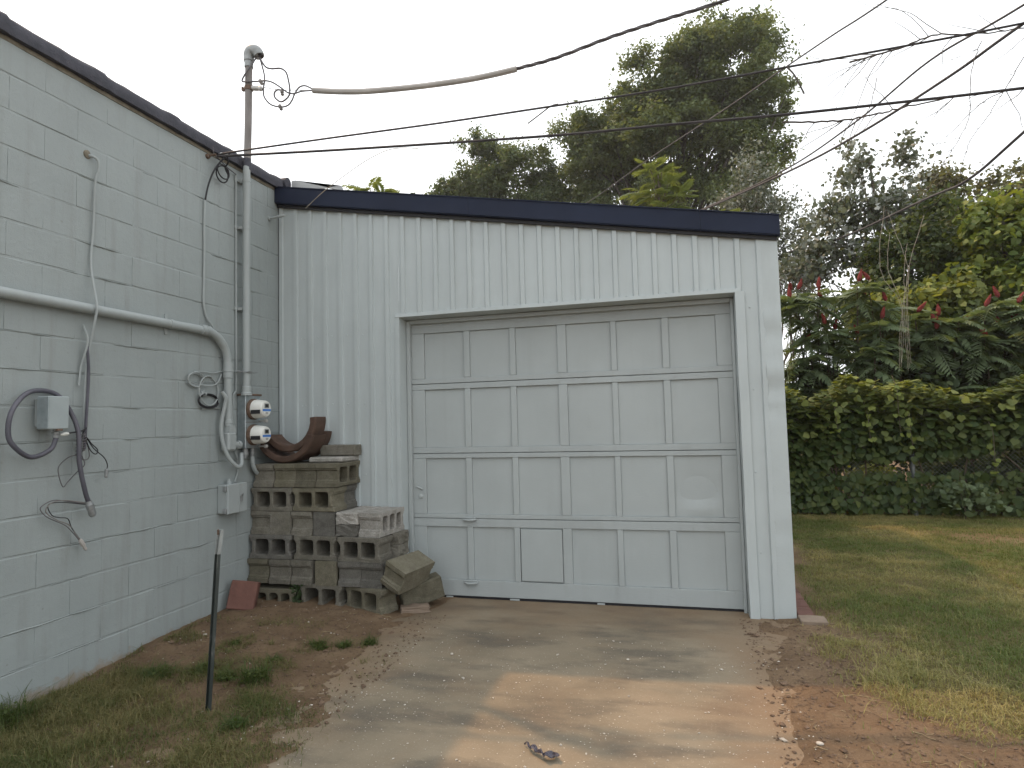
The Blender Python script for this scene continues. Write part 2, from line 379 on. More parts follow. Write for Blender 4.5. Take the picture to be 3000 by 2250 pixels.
gm = bpy.data.meshes.new('ground'); gm.vertices.add(len(gv)); gm.vertices.foreach_set('co', gv.astype(np.float32).ravel())
gm.loops.add(len(gf) * 4); gm.loops.foreach_set('vertex_index', gf.astype(np.int32).ravel())
gm.polygons.add(len(gf)); gm.polygons.foreach_set('loop_start', np.arange(0, len(gf) * 4, 4, dtype=np.int32))
gm.polygons.foreach_set('loop_total', np.full(len(gf), 4, dtype=np.int32)); gm.update(calc_edges=True)
gm.polygons.foreach_set('use_smooth', np.ones(len(gf), dtype=bool))
at = gm.attributes.new('turf', 'FLOAT', 'POINT')
at.data.foreach_set('value', np.maximum(lawn_density(GX, GY), far).astype(np.float32).ravel())
m, t, b = newmat('sandy_soil'); p = pos(t)
c = ramp(t, noise(t, p, 3.0, 7, 0.65), [(0.30, (0.140, 0.093, 0.058)), (0.55, (0.208, 0.143, 0.090)), (0.75, (0.265, 0.190, 0.124))])
c = mix(t, ramp(t, noise(t, p, 24, 5, 0.7), [(0.54, (0, 0, 0)), (0.70, (0.75, 0.75, 0.75))]), c, (0.095, 0.062, 0.042))
c = mix(t, ramp(t, noise(t, p, 120, 2, 0.5), [(0.68, (0, 0, 0)), (0.78, (0.5, 0.5, 0.5))]), c, (0.50, 0.43, 0.34))
turf = ramp(t, noise(t, p, 7, 5, 0.65), [(0.3, (0.075, 0.070, 0.030)), (0.7, (0.165, 0.130, 0.064))])
ta = N(t, 'ShaderNodeAttribute', attribute_name='turf')
c = mix(t, mathn(t, 'MULTIPLY', ta.outputs['Fac'], 0.85), c, turf)
t.links.new(c, b.inputs['Base Color']); b.inputs['Roughness'].default_value = 0.97; b.inputs['Specular IOR Level'].default_value = 0.1
n1 = bump(t, None, noise(t, p, 22, 7, 0.75), 0.9, 0.035); bump(t, b, noise(t, p, 140, 3, 0.6), 0.6, 0.008, n1)
tag(put('ground', gm, m), kind='structure')

# driveway slab
dm = MB(); XS = np.linspace(1.0, 4.3, 45); YS = np.linspace(-8, 0.14, 90)
vv = [(x, y, -0.070 + 0.006 * (float(fbm(x, y, 0.9, 3, 5)) - 0.5)) for y in YS for x in XS]; k = len(XS)
dm.add(vv, [(j * k + i, j * k + i + 1, (j + 1) * k + i + 1, (j + 1) * k + i) for j in range(len(YS) - 1) for i in range(k - 1)])
m, t, b = newmat('worn_concrete'); p = pos(t); sx = N(t, 'ShaderNodeSeparateXYZ'); t.links.new(p, sx.inputs[0])
c = ramp(t, noise(t, p, 1.5, 6, 0.6), [(0.30, (0.145, 0.122, 0.090)), (0.50, (0.205, 0.171, 0.123)), (0.72, (0.255, 0.212, 0.153))])
c = mix(t, ramp(t, noise(t, stretch(t, p, (1, 2.6, 1)), 1.7, 5, 0.6), [(0.48, (0, 0, 0)), (0.64, (0.75, 0.75, 0.75))]), c, (0.105, 0.092, 0.074))
# sand washed over the slab along its left, far and right edges, and in drifts
dl = mathn(t, 'MULTIPLY', mathn(t, 'SUBTRACT', 1.95, sx.outputs[0]), 1.5, True)
dr = mathn(t, 'MULTIPLY', mathn(t, 'SUBTRACT', sx.outputs[0], 3.50), 2.4, True)
df = mathn(t, 'MULTIPLY', mathn(t, 'ADD', sx.outputs[1], 0.75), 0.9, True)
sand = mathn(t, 'MAXIMUM', mathn(t, 'MAXIMUM', dl, dr), mathn(t, 'MULTIPLY', df, 0.8))
sand = mathn(t, 'ADD', sand, mathn(t, 'MULTIPLY', mathn(t, 'SUBTRACT', noise(t, p, 2.4, 6, 0.62), 0.5), 1.8), True)
c = mix(t, mathn(t, 'MULTIPLY', sand, 0.86), c, (0.200, 0.140, 0.090))
vo = N(t, 'ShaderNodeTexVoronoi'); vo.inputs['Scale'].default_value = 46; vo.inputs['Randomness'].default_value = 1.0
t.links.new(stretch(t, p, (1, 1.4, 1)), vo.inputs['Vector'])
sp = ramp(t, vo.outputs['Distance'], [(0.10, (1, 1, 1)), (0.20, (0, 0, 0))])
vc = N(t, 'ShaderNodeSeparateColor'); t.links.new(vo.outputs['Color'], vc.inputs[0])
pick = ramp(t, vc.outputs[0], [(0.60, (0, 0, 0)), (0.68, (1, 1, 1))])
zone = ramp(t, noise(t, p, 1.9, 4, 0.6), [(0.40, (0.12, 0.12, 0.12)), (0.60, (1, 1, 1))])
fr = mathn(t, 'MULTIPLY', mathn(t, 'ADD', mathn(t, 'MULTIPLY', sx.outputs[1], -1.0), -0.55), 1.0, True)
sp = mathn(t, 'MULTIPLY', mathn(t, 'MULTIPLY', sp, pick), mathn(t, 'MULTIPLY', zone, mathn(t, 'ADD', fr, 0.12, True)))
c = mix(t, mathn(t, 'MULTIPLY', sp, mathn(t, 'SUBTRACT', 1.0, mathn(t, 'MULTIPLY', sand, 0.55))), c, (0.56, 0.51, 0.44))
fine = noise(t, p, 110, 3, 0.6)
c = mix(t, ramp(t, fine, [(0.60, (0, 0, 0)), (0.75, (0.35, 0.35, 0.35))]), c, (0.44, 0.38, 0.31))
t.links.new(c, b.inputs['Base Color']); b.inputs['Roughness'].default_value = 0.93; b.inputs['Specular IOR Level'].default_value = 0.15
n1 = bump(t, None, noise(t, p, 12, 6, 0.65), 0.35, 0.01); bump(t, b, fine, 0.4, 0.004, n1)
tag(dm.obj('driveway', m, smooth=True), kind='structure')

# ------------------------------------------------------------------ block wall building
CH, BL = 0.2032, 0.4064; ZA = 3.3808
wall = thing('block_building', 'tall grey painted concrete block wall with dark tile coping on the left', 'building', (0, -2.8, -0.3))
core = MB().box(-0.22, -0.0030, -5.75, 0.045, -0.35, 3.575)
core.obj('mortar_backing', M_wall, wall)
MB().box(-6.0, -0.222, -5.75, 0.045, -0.35, 3.45).obj('building_body', M_wall, wall)
def block_mesh(seed, L):
    r = np.random.default_rng(seed); H = CH - 0.006; L = L - 0.0012; ny_, nz_ = 5, 3
    ys = np.concatenate([[-L / 2, -L / 2 + .002], np.linspace(-L / 2 + .002, L / 2 - .002, ny_)[1:-1], [L / 2 - .002, L / 2]])
    zs = np.concatenate([[-H / 2, -H / 2 + .005], np.linspace(-H / 2 + .005, H / 2 - .006, nz_)[1:-1], [H / 2 - .006, H / 2]])
    v = []; 
    for z in zs:
        for y in ys:
            edge = (abs(y) > L / 2 - .001) + (abs(z) > H / 2 - .001)
            x = -0.0008 * (abs(y) > L / 2 - .001) - 0.0042 * (abs(z) > H / 2 - .001) if edge else r.normal(0, 0.0009)
            if edge: x += r.normal(0, 0.0008)
            v.append((x - .0005, y + r.normal(0, .0006), z + r.normal(0, .0008)))
    n = len(ys); mm = len(zs)
    f = [(j * n + i, j * n + i + 1, (j + 1) * n + i + 1, (j + 1) * n + i) for j in range(mm - 1) for i in range(n - 1)]
    ring = [i for i in range(n)] + [j * n + n - 1 for j in range(1, mm)] + [(mm - 1) * n + i for i in range(n - 2, -1, -1)] + [j * n for j in range(mm - 2, 0, -1)]
    base = len(v); v += [(-0.07, v[i][1], v[i][2]) for i in ring]; q = len(ring)
    f += [(ring[i], base + i, base + (i + 1) % q, ring[(i + 1) % q]) for i in range(q)]
    me = MB().add(v, f).mesh('wall_block', True, 12); me.materials.append(M_wall); return me
BM_FULL = [block_mesh(s, BL) for s in range(6)]
HALF = {}
rr = random.Random(5); nblock = 0
def wall_blocks():
    for c in range(-1, 18):                       # course c lies below bed line c-1 ... course -1 is the top one
        ztop = ZA - c * CH; zc = ztop - CH / 2
        off = -2.3986 + (0.2032 if c % 2 == 1 else 0.0)      # a head joint of this course
        k0 = math.ceil((-5.72 - off) / BL); ys = [off + BL * k for k in range(k0, 20)]
        ys = [y for y in ys if y < 0.045 - 0.06] + [0.045]
        ys = [-5.74] + [y for y in ys if y > -5.68]
        for a, b_ in zip(ys[:-1], ys[1:]):
            Ln = b_ - a
            if abs(Ln - BL) < 0.002: me = rr.choice(BM_FULL)
            else:
                key = round(Ln, 3)
                if key not in HALF: HALF[key] = block_mesh(50 + len(HALF), Ln)
                me = HALF[key]
            o = put('block', me, None, wall, loc=(rr.uniform(-.0015, .0015), (a + b_) / 2, zc)); 
wall_blocks()
# course -1 ends at the coping; beads of thick paint and mortar along the bed joints
for c in range(0, 18):
    z0 = ZA - c * CH; ys = np.arange(-5.7, 0.03, 0.018)
    n1 = fbm(ys, ys * 0 + c * 7.3, 3.1, 4, 60 + c); n2 = fbm(ys, ys * 0 + c * 3.1, 22, 3, 90 + c)
    rise = np.clip((n1 - 0.52) * 0.050, 0, 0.009) * (0.4 + n2) + (n2 - 0.5) * 0.003
    dz = (fbm(ys, ys * 0 + c, 6, 3, 120 + c) - 0.5) * 0.012
    hh = 0.0035 + 0.016 * np.clip(n1 - 0.52, 0, 1)
    v = []; K = len(ys)
    for i in range(K):
        v += [(-0.006, ys[i], z0 + dz[i] + hh[i]), (-0.0035 + rise[i], ys[i], z0 + dz[i] + hh[i] * .2), (-0.004 + rise[i] * .8, ys[i], z0 + dz[i] - hh[i] * .5), (-0.006, ys[i], z0 + dz[i] - hh[i])]
    f = [(i * 4 + j, i * 4 + j + 1, i * 4 + j + 5, i * 4 + j + 4) for i in range(K - 1) for j in range(3)]
    MB().add(v, f).obj('mortar_joint', M_wall, wall, smooth=True, angle=60)
MB().box(-0.23, 0.004, -5.76, 0.03, 3.560, 3.592).obj('coping_bed', M_mortar, wall)
def coping_piece(y0, y1, seed):
    r = np.random.default_rng(seed)
    prof = [(-0.30, 3.600), (0.018, 3.584), (0.034, 3.590), (0.036, 3.625), (0.030, 3.668), (0.010, 3.692), (-0.03, 3.704), (-0.12, 3.718), (-0.24, 3.700), (-0.30, 3.670)]
    ys = list(np.linspace(y0, y1, 9)); v = []; n = len(prof)
    for i, y in enumerate(ys):
        g = 0.007 if y > y1 - 0.09 else 0.0
        for j, (x, z) in enumerate(prof):
            v.append((x + (g if x > 0 else 0) + r.normal(0, .0015), y + r.normal(0, .0008) * (0 < i < 8), z + (g if z > 3.64 else -g * .3) + r.normal(0, .0018)))
    f = [(i * n + j, i * n + (j + 1) % n, (i + 1) * n + (j + 1) % n, (i + 1) * n + j) for i in range(8) for j in range(n)]
    f += [tuple(range(n)), tuple(8 * n + j for j in range(n - 1, -1, -1))]
    return MB().add(v, f)
yy = 0.005; i = 0
while yy > -5.6:
    coping_piece(yy - 0.61 + 0.004, yy, 300 + i).obj('coping_tile', M_coping, wall, smooth=True, angle=50); yy -= 0.61; i += 1
endp = MB()
endp.prism([(0.045 * math.cos(a) + .0, 0.055 * math.sin(a)) for a in np.linspace(0, 2 * math.pi, 14)[:-1]],
           lambda a, b_: (-0.30, 0.055 + a, 3.665 + b_), lambda a, b_: (0.062 + 0.006 * math.sin(9 * a), 0.055 + a, 3.665 + b_))
endp.obj('coping_end', M_coping, wall, smooth=True, angle=50)
MB().prism([(0.08, 3.60), (0.60, 3.60), (0.62, 3.55), (0.12, 3.71), (0.08, 3.71)], lambda a, b_: (a - .02, 0.11, b_), lambda a, b_: (a - .02, 0.13, b_)).obj('flashing', M_roof, wall)
spike = MB(); spike.cyl((-0.01, -0.145, 3.276), (0.012, -0.145, 3.276), 0.018, 10)
spike.tube([(0, -0.145, 3.276), (0.06, -0.14, 3.281), (0.15, -0.14, 3.287), (0.165, -0.14, 3.287)], [.008, .012, .012, .005], 8)
spike.obj('stub_pipe', M_conduit, wall, smooth=True)

# ------------------------------------------------------------------ garage
W = 4.236; Z0s, Z1s = 3.452, 2.717          # underside of fascia left and right
def ztop(x): return Z0s + (Z1s - Z0s) * x / W
OX0, OX1, OZ = 1.192, 3.934, 2.322
gar = thing('garage', 'light grey ribbed metal lean-to garage with navy fascia attached to block wall', 'garage', (2.1, 0.02, -0.1))
RIB0, RS = 0.179, 0.1512
def siding_profile(x0, x1, seed):
    """stations (x, y) of ribbed sheet between x0 and x1"""
    st = [(x0, 0.0)]
    i0 = math.floor((x0 - RIB0) / RS) - 1
    for i in range(i0, i0 + 60):
        cx = RIB0 + i * RS
        for dx, dy in ((-.025, 0), (-.016, -.016), (.016, -.016), (.023, 0)):
            if x0 + .002 < cx + dx < x1 - .002: st.append((cx + dx, dy))
    st.append((x1, 0.0)); return sorted(st)
def bulge(x, z):
    b_ = 0.0022 * (float(fbm(x, z, 2.1, 3, 31)) - 0.5)
    if x > 3.93:                                  # knocks in the corner beside the opening
        for cz, s, a in ((1.98, .05, .008), (1.72, .06, -.010), (1.58, .04, .012), (1.43, .05, .006), (0.55, .05, .005), (2.12, .04, -.006)):
            b_ += a * math.exp(-((z - cz) / s) ** 2) * math.exp(-((x - 4.15) / .07) ** 2)
    return b_
def sheet(x0, x1, seed, y_off=0.0):
    st = siding_profile(x0, x1, seed); mb = MB()
    # split stations where the opening begins and ends
    for e in (OX0, OX1):
        if x0 < e < x1:
            k = [s for s in st if s[0] < e][-1]; st += [(e, k[1]), (e + (.0004 if e == OX0 else -.0004), k[1])]
    st = sorted(st)
    def col(x, y):
        zb = OZ if OX0 < x < OX1 else -0.10
        zs = np.linspace(zb, ztop(x) + .06, 24); 
        return [(x, y + y_off + bulge(x, z), z) for z in zs]
    cols = [col(*s) for s in st]; v = [p_ for c_ in cols for p_ in c_]; f = []
    for i in range(len(cols) - 1):
        a, b_ = st[i][0], st[i + 1][0]
        if (a <= OX0 < b_ and b_ - a < .001) or (a < OX1 <= b_ and b_ - a < .001): continue
        f += [(i * 24 + j, (i + 1) * 24 + j, (i + 1) * 24 + j + 1, i * 24 + j + 1) for j in range(23)]
    return mb.add(v, f)
cuts = [0.0, 0.935, 1.842, 2.749, 3.656, 4.236]
sheets = []
for i in range(5):
    a, b_ = cuts[i], cuts[i + 1] + (0.030 if i < 4 else 0)
    mb = sheet(a, min(b_, W), 400 + i, y_off=-0.0025 * (i % 2))
    sheets.append(mb.obj('siding_sheet', M_siding, gar, smooth=True, angle=20))
# screw heads, joined per sheet
scr = [MB() for _ in range(5)]
for zr, rng in ((2.1966, None), (1.5907, None), (0.9815, None), (0.40, None)):
    for i in range(0, 28):
        for dx in ([0.066] if i % 6 else [0.05, 0.085]):
            x = RIB0 + i * RS + dx
            if x > W - .03 or (OX0 - .03 < x < OX1 + .03 and zr < OZ): continue
            k = max(j for j in range(5) if cuts[j] <= x)
            scr[k].lathe((x + random.uniform(-.01, .01), 0.0015, zr + random.uniform(-.006, .006)), (0, -1, 0), [(0, .0062), (.004, .006), (.0075, .003)], 7)
for i in range(7, 25, 1):
    if i % 2: 
        x = RIB0 + i * RS + .075; k = max(j for j in range(5) if cuts[j] <= x)
        scr[k].lathe((x, 0.0015, OZ + .035), (0, -1, 0), [(0, .0062), (.004, .006), (.0075, .003)], 7)
for k, s_ in enumerate(scr):
    o = s_.obj('screw_heads', M_siding, sheets[k], smooth=True); tag(o, kind='stuff')
# fascia, soffit strip, roof and shell
def sloped(x0, x1, y0, y1, d0, d1, c=0.0):
    """bar that follows the roof slope, d0..d1 above the underside line"""
    mb = MB()
    xs = np.linspace(x0, x1, 9)
    v = []
    for x in xs:
        w_ = 0.003 * math.sin(x * 2.3) * (1 if c else 0)
        v += [(x, y0 + w_, ztop(x) + d0), (x, y0 + w_ * .3, ztop(x) + d1), (x, y1, ztop(x) + d1), (x, y1, ztop(x) + d0)]
    f = [(i * 4 + j, i * 4 + (j + 1) % 4, i * 4 + 4 + (j + 1) % 4, i * 4 + 4 + j) for i in range(8) for j in range(4)] + [(0, 1, 2, 3), (35, 34, 33, 32)]
    return mb.add(v, f)
for a, b_ in ((-0.0, 1.86), (1.862, 3.70), (3.702, W + .018)):
    fa = sloped(a, b_, -0.066, -0.012, 0.0, 0.141, 1).obj('fascia_board', M_navy, gar)
    sloped(a, b_, -0.074, -0.010, 0.141, 0.149).obj('drip_edge', M_navy, fa)
    sloped(a, b_, -0.058, -0.016, -0.008, -0.001).obj('lower_lip', M_navy, fa)
sloped(0.004, W, -0.034, -0.016, -0.036, -0.009).obj('soffit_strip', M_black, gar)
roof = MB()
roof.add([(0, 0.0, ztop(0) + .10), (W, 0.0, ztop(W) + .10), (W, 4.6, ztop(W) + .02), (0, 4.6, ztop(0) + .02),
          (0, 0.0, ztop(0) + .07), (W, 0.0, ztop(W) + .07), (W, 4.6, ztop(W) - .01), (0, 4.6, ztop(0) - .01)],
         [(0, 1, 2, 3), (7, 6, 5, 4), (0, 4, 5, 1), (1, 5, 6, 2), (2, 6, 7, 3), (3, 7, 4, 0)])
roof.obj('roof', M_roof, gar)
sw = MB(); pr_ = [(W - .06, .012), (W - .003, .012)]
for k in range(30):
    yc = .10 + .1524 * k
    if yc < 4.55: pr_ += [(W - .003, yc - .024), (W + .012, yc - .015), (W + .012, yc + .015), (W - .003, yc + .024)]
pr_ += [(W - .003, 4.6), (W - .06, 4.6)]
sw.prism(pr_, lambda a, b_: (a, b_, -.12), lambda a, b_: (a, b_, Z1s + .02)).obj('side_wall', M_siding, gar)
MB().box(0.01, W - .065, 4.55, 4.6, -0.12, Z1s).obj('rear_wall', M_siding, gar)
MB().box(0.01, W - .065, 0.62, 0.66, -0.12, 2.6).obj('inner_partition', M_black, gar)
MB().box(.0012, .0052, -.0075, -.0030, -.05, Z0s - .04).obj('corner_gap_shade', M_black, gar)  # black strip stands in for the shade in the wall-to-siding gap
# corner trim on the right
ct = MB(); zs = np.linspace(-.105, ztop(W) - .012, 60); v = []
for z in zs:
    bl = bulge(4.17, z)
    v += [(4.118, -.006 + bl, z), (4.121, -.0155 + bl, z), (4.130, -.017 + bl * 1.2, z), (4.180, -.0165 + bl * 1.5, z), (4.2395, -.017 + bl * .4, z), (4.2395, .06, z)]
ct.add(v, [(i * 6 + j, i * 6 + j + 1, i * 6 + j + 7, i * 6 + j + 6) for i in range(59) for j in range(5)])
ct.obj('corner_trim', M_siding, gar, smooth=True, angle=25)
# opening: jambs, header, stops
def trimstrip(name, pts2, za, zb, wav=0.0):
    zs = np.linspace(za, zb, 30); v = []; n = len(pts2)
    for z in zs:
        o = wav * (float(fbm(z * 1.0, 3.3, 3.5, 3, 8)) - 0.5)
        v += [(x + o, y - abs(o) * .6, z) for x, y in pts2]
    return MB().add(v, [(i * n + j, i * n + j + 1, i * n + n + j + 1, i * n + n + j) for i in range(29) for j in range(n - 1)]).obj(name, M_siding, gar, smooth=True, angle=30)
trimstrip('jamb_trim', [(OX0 - .034, -.004), (OX0 - .032, -.017), (OX0 + .006, -.019), (OX0 + .008, .0), (OX0 + .010, .150)], -.09, OZ + .004, .004)
trimstrip('jamb_trim', [(OX1 - .010, .150), (OX1 - .008, .0), (OX1 - .006, -.021), (OX1 + .060, -.018), (OX1 + .063, -.004)], -.09, OZ + .004, .006)
hd = MB(); xs = np.linspace(OX0 - .03, OX1 + .03, 40); v = []
for x in xs:
    o = 0.006 * (float(fbm(x, 1.7, 2.2, 3, 12)) - .5)
    v += [(x, -.004, OZ + .030 + o), (x, -.020, OZ + .026 + o), (x, -.022 + o, OZ - .002 + o), (x, .0, OZ - .008), (x, .150, OZ - .014)]
hd.add(v, [(i * 5 + j, i * 5 + j + 1, i * 5 + j + 6, i * 5 + j + 5) for i in range(39) for j in range(4)])
hd.obj('header_trim', M_siding, gar, smooth=True, angle=30)
MB().box(OX0 + .012, OX0 + .045, .108, .145, -.08, OZ - .02, .003).obj('door_stop', M_door, gar)
MB().box(OX1 - .034, OX1 - .012, .108, .145, -.08, OZ - .02, .003).obj('door_stop', M_door, gar)
MB().box(OX0 + .046, OX1 - .035, .112, .146, OZ - .050, OZ - .016, .003).obj('door_stop', M_door, gar)

# ------------------------------------------------------------------ overhead door
D0, D1 = 1.215, 3.925
door = thing('overhead_door', 'grey painted wooden overhead garage door of twenty-four recessed panels', 'garage door', (2.57, .17, -.06))
cols = [(1.352, 1.719), (1.771, 2.129), (2.178, 2.537), (2.611, 2.977), (3.022, 3.380), (3.433, 3.789)]
rows = [(2.296, 1.745, 2.190, 1.790), (1.7425, 1.142, 1.694, 1.192), (1.1395, 0.590, 1.100, 0.625), (0.5875, -0.056, 0.520, 0.078)]
YF, YB, YP = .150, .192, .168
for r, (zt, zb, pt, pb) in enumerate(rows):
    sec = MB(); 
    sec.box(D0, D1, YP + .008, YB, zb, zt); so_ = sec.obj('door_section', M_door, door)
    MB().box(D0, D1, YF, YP + .007, pt, zt - .0015, .0025).obj('rail', M_doorw, so_)
    MB().box(D0, D1, YF, YP + .007, zb + .0015, pb, .0025).obj('rail', M_doorw, so_)
    edges = [D0] + [e for c_ in cols for e in c_] + [D1]
    for k in range(0, len(edges), 2):
        MB().box(edges[k], edges[k + 1], YF + random.uniform(.0006, .0022), YP + .007, pb + .001, pt - .001, .0025).obj('stile', M_door, so_)
    for k, (a, b_) in enumerate(cols):
        if r == 3 and k == 2:
            MB().box(a + .001, b_ - .001, YP - .001, YP + .006, pb + .002, pt - .002).obj('panel', M_door, so_)
            pp = MB().box(a + .008, b_ - .006, YF - .004, YP - .003, pb + .012, pt - .012, .002).obj('patch_panel', M_door, so_)
            pp['label'] = 'square board set over the panel with a dark gap round it'
            continue
        n = 13; v = []; amp = random.uniform(.0005, .002)
        for z in np.linspace(pb + .002, pt - .002, n):
            for x in np.linspace(a + .001, b_ - .001, n):
                d = amp * (float(fbm(x, z, 3.2, 3, 5)) - .5)
                if r == 2 and k == 5:
                    d += .017 * math.exp(-(((x - 3.60) / .16) ** 2 + ((z - .83) / .13) ** 2)) - .016 * math.exp(-(((x - 3.62) / .13) ** 2 + ((z - .690) / .055) ** 2))
                v.append((x, YP + d, z))
        pn = MB().add(v, [(j * n + i, j * n + i + 1, (j + 1) * n + i + 1, (j + 1) * n + i) for j in range(n - 1) for i in range(n - 1)]).obj('panel', M_door, so_, smooth=True, angle=60)
        if r == 2 and k == 5: pn['label'] = 'dented smooth panel that catches the light'
def lift(z):
    h = MB(); h.box(1.722, 1.768, YF - .006, YF - .0005, z - .012, z + .02, .002)
    pts = spline([(1.690, YF - .004, z), (1.700, YF - .024, z), (1.745, YF - .034, z - .003), (1.790, YF - .024, z), (1.800, YF - .004, z)], 5)
    h.tube(pts, .009, 8); h.box(1.688, 1.802, YF - .028, YF - .018, z + .012, z + .022, .002); return h
lift(0.583).obj('lift_handle', M_doorw, door, smooth=True); lift(0.060).obj('lift_handle', M_doorw, door, smooth=True)
lk = MB(); lk.lathe((1.302, YF, .775), (0, -1, 0), [(0, .020), (.006, .020), (.010, .012), (.014, .011)], 16); lk.obj('lock_cylinder', M_door, door, smooth=True)
MB().tube([(1.265, YF - .010, .860), (1.325, YF - .014, .838)], .0075, 6).obj('lock_handle', M_door, door, smooth=True)
MB().box(D0 + .05, D1, YF + .004, YB, -.078, -.057).obj('bottom_seal', M_black, door)
for x0, x1 in ((1.42, 1.45), (1.52, 1.58), (2.08, 2.16), (2.80, 2.86)):
    MB().box(x0, x1, YF - .006, YF + .003, -.072, -.060, .001).obj('paint_flake', M_door, door)


# ------------------------------------------------------------------ things fixed to the block wall
# service mast
mast = thing('service_mast', 'tall grey steel service mast with weatherhead rising past the wall top', 'mast', (.07, -.534, 1.68))
pm = [(.07, -.534, 1.68), (.07, -.534, 3.40), (.07, -.527, 3.56)]
MB().tube(spline(pm, 4), .030, 16).obj('painted_pipe', M_conduit, mast, smooth=True)
MB().tube([(.07, -.5268, 3.561), (.07, -.524, 3.66)], .0312, 16).obj('tarred_collar', M_coping, mast, smooth=True)
MB().tube(spline([(.07, -.5265, 3.55), (.07, -.512, 4.0), (.07, -.505, 4.50)], 4), .0296, 16).obj('bare_pipe', M_mast, mast, smooth=True)
for z in (3.468, 3.066, 2.384):
    sb = MB(); sb.lathe((.07, -.534, z - .012), (0, 0, 1), [(0, .0325), (.024, .0325)], 16)
    sb.box(.001, .014, -.600, -.470, z - .012, z + .012, .002); sb.box(.014, .05, -.57, -.562, z - .012, z + .012); sb.box(.014, .05, -.506, -.498, z - .012, z + .012)
    sb.obj('strap', M_conduit, mast, smooth=True)
ts = MB()
for k in range(3): ts.tube(spline([(.03, -.60, 1.857 + .006 * k), (.09, -.575, 1.86), (.104, -.53, 1.85 + .008 * k), (.09, -.48, 1.858), (.075 + .01 * k, -.43, 1.862)], 4), .0035, 5)
ts.obj('twisted_tie', M_hub, mast, smooth=True)
hub = MB(); hub.lathe((.07, -.534, 1.668), (0, 0, 1), [(0, .044), (.02, .044), (.028, .036), (.07, .036), (.075, .031)], 16); hub.obj('hub', M_conduit, mast, smooth=True)
wh = MB(); wh.lathe((.07, -.505, 4.465), (0, 0, 1), [(0, .036), (.05, .037), (.055, .043), (.085, .043)], 18)
capv = []
pts = spline([(.069, -.506, 4.540), (.072, -.505, 4.575), (.088, -.501, 4.606), (.118, -.495, 4.612), (.145, -.489, 4.590), (.160, -.486, 4.560)], 4)
wh.tube(pts, np.interp(np.arange(len(pts)), [0, 4, 10, 15, 20], [.041, .045, .050, .050, .044]), 16)
wh.obj('weatherhead', M_hub, mast, smooth=True)
MB().lathe((.158, -.485, 4.566), (.1, .02, -1), [(0, .036), (.006, .036)], 14).obj('cable_entry_plate', M_black, mast)
ins = MB(); ins.lathe((.07, -.507, 4.262), (0, 0, 1), [(0, .035), (.035, .035)], 16); ins.box(.02, .055, -.515, -.499, 4.266, 4.298, .003)
ins.box(.006, .022, -.522, -.492, 4.266, 4.300, .003)
ins.obj('clamp_bracket', M_rust, mast, smooth=True)
isp = MB(); isp.lathe((.100, -.500, 4.283), (1, .12, -.16), [(0, .012), (.004, .022), (.05, .022), (.06, .017), (.07, .022), (.085, .020), (.09, .010)], 14)
isp.obj('porcelain_insulator', M_alu, mast, smooth=True)

def cable(name, label, cat, pts, r, mat, sub=6, n=6, group=None, wob=0.0):
    p_ = spline(pts, sub)
    if wob:
        q = np.arange(len(p_)); p_ = p_ + wob * np.stack([np.sin(q * 1.7), np.cos(q * 2.3), np.sin(q * 1.1 + 1)], -1)
    o = MB().tube(p_, r, n).obj(name, mat, smooth=True); return tag(o, label, cat, group)

# service drop: sleeve, twisted cable and the three splices at the mast
drop = [(0.641, -0.434, 4.206), (0.9, -0.404, 4.168), (1.139, -0.377, 4.148), (1.531, -0.331, 4.143), (1.915, -0.287, 4.154), (2.142, -0.261, 4.173), (2.351, -0.237, 4.200)]
sd_ = thing('service_drop_cable', 'twisted power service cable with grey sleeve running from mast to upper right', 'cable', (.64, -.434, 4.2))
MB().tube(spline(drop, 8), .0235, 10).obj('sleeve', M_sleeve, sd_, smooth=True)
far_ = spline([(2.33, -.239, 4.199), (2.66, -0.201, 4.255), (3.095, -0.151, 4.375), (3.484, -0.106, 4.462), (3.961, -0.051, 4.564), (5.2, .1, 4.88), (7.2, .33, 5.5)], 24)
for k in range(3):
    a = np.arange(len(far_)) * .30 + k * 2.094
    p_ = far_ + .0078 * np.stack([np.cos(a) * -.1, np.cos(a), np.sin(a)], -1)
    MB().tube(p_, .0072, 6).obj('strand', M_grwire, sd_, smooth=True)
w1 = [(0.158, -0.49, 4.555), (0.214, -0.483, 4.464), (0.27, -0.477, 4.436), (0.353, -0.467, 4.429), (0.403, -0.462, 4.389), (0.425, -0.459, 4.311), (0.436, -0.458, 4.235), (0.424, -0.459, 4.177), (0.363, -0.466, 4.138), (0.308, -0.472, 4.173), (0.297, -0.474, 4.217), (0.325, -0.471, 4.244), (0.369, -0.465, 4.236)]
w2 = [(0.158, -0.478, 4.555), (0.197, -0.475, 4.411), (0.203, -0.475, 4.346), (0.192, -0.476, 4.261), (0.203, -0.475, 4.195), (0.258, -0.470, 4.13), (0.347, -0.462, 4.097), (0.413, -0.455, 4.103), (0.452, -0.452, 4.142), (0.479, -0.45, 4.198), (0.518, -0.446, 4.247), (0.573, -0.440, 4.255), (0.645, -0.434, 4.215)]
w3 = [(0.145, -0.495, 4.555), (0.102, -0.546, 4.427), (0.06, -0.55, 4.372), (0.035, -0.545, 4.33), (0.085, -0.545, 4.318), (0.136, -0.505, 4.332), (0.181, -0.497, 4.332), (0.225, -0.492, 4.33), (0.286, -0.485, 4.31), (0.358, -0.477, 4.259), (0.419, -0.468, 4.21), (0.474, -0.459, 4.193), (0.545, -0.449, 4.207), (0.645, -0.436, 4.205)]
w4 = [(0.181, -0.487, 4.270), (0.22, -0.482, 4.276), (0.259, -0.478, 4.264), (0.38, -0.464, 4.238), (0.645, -0.436, 4.206)]
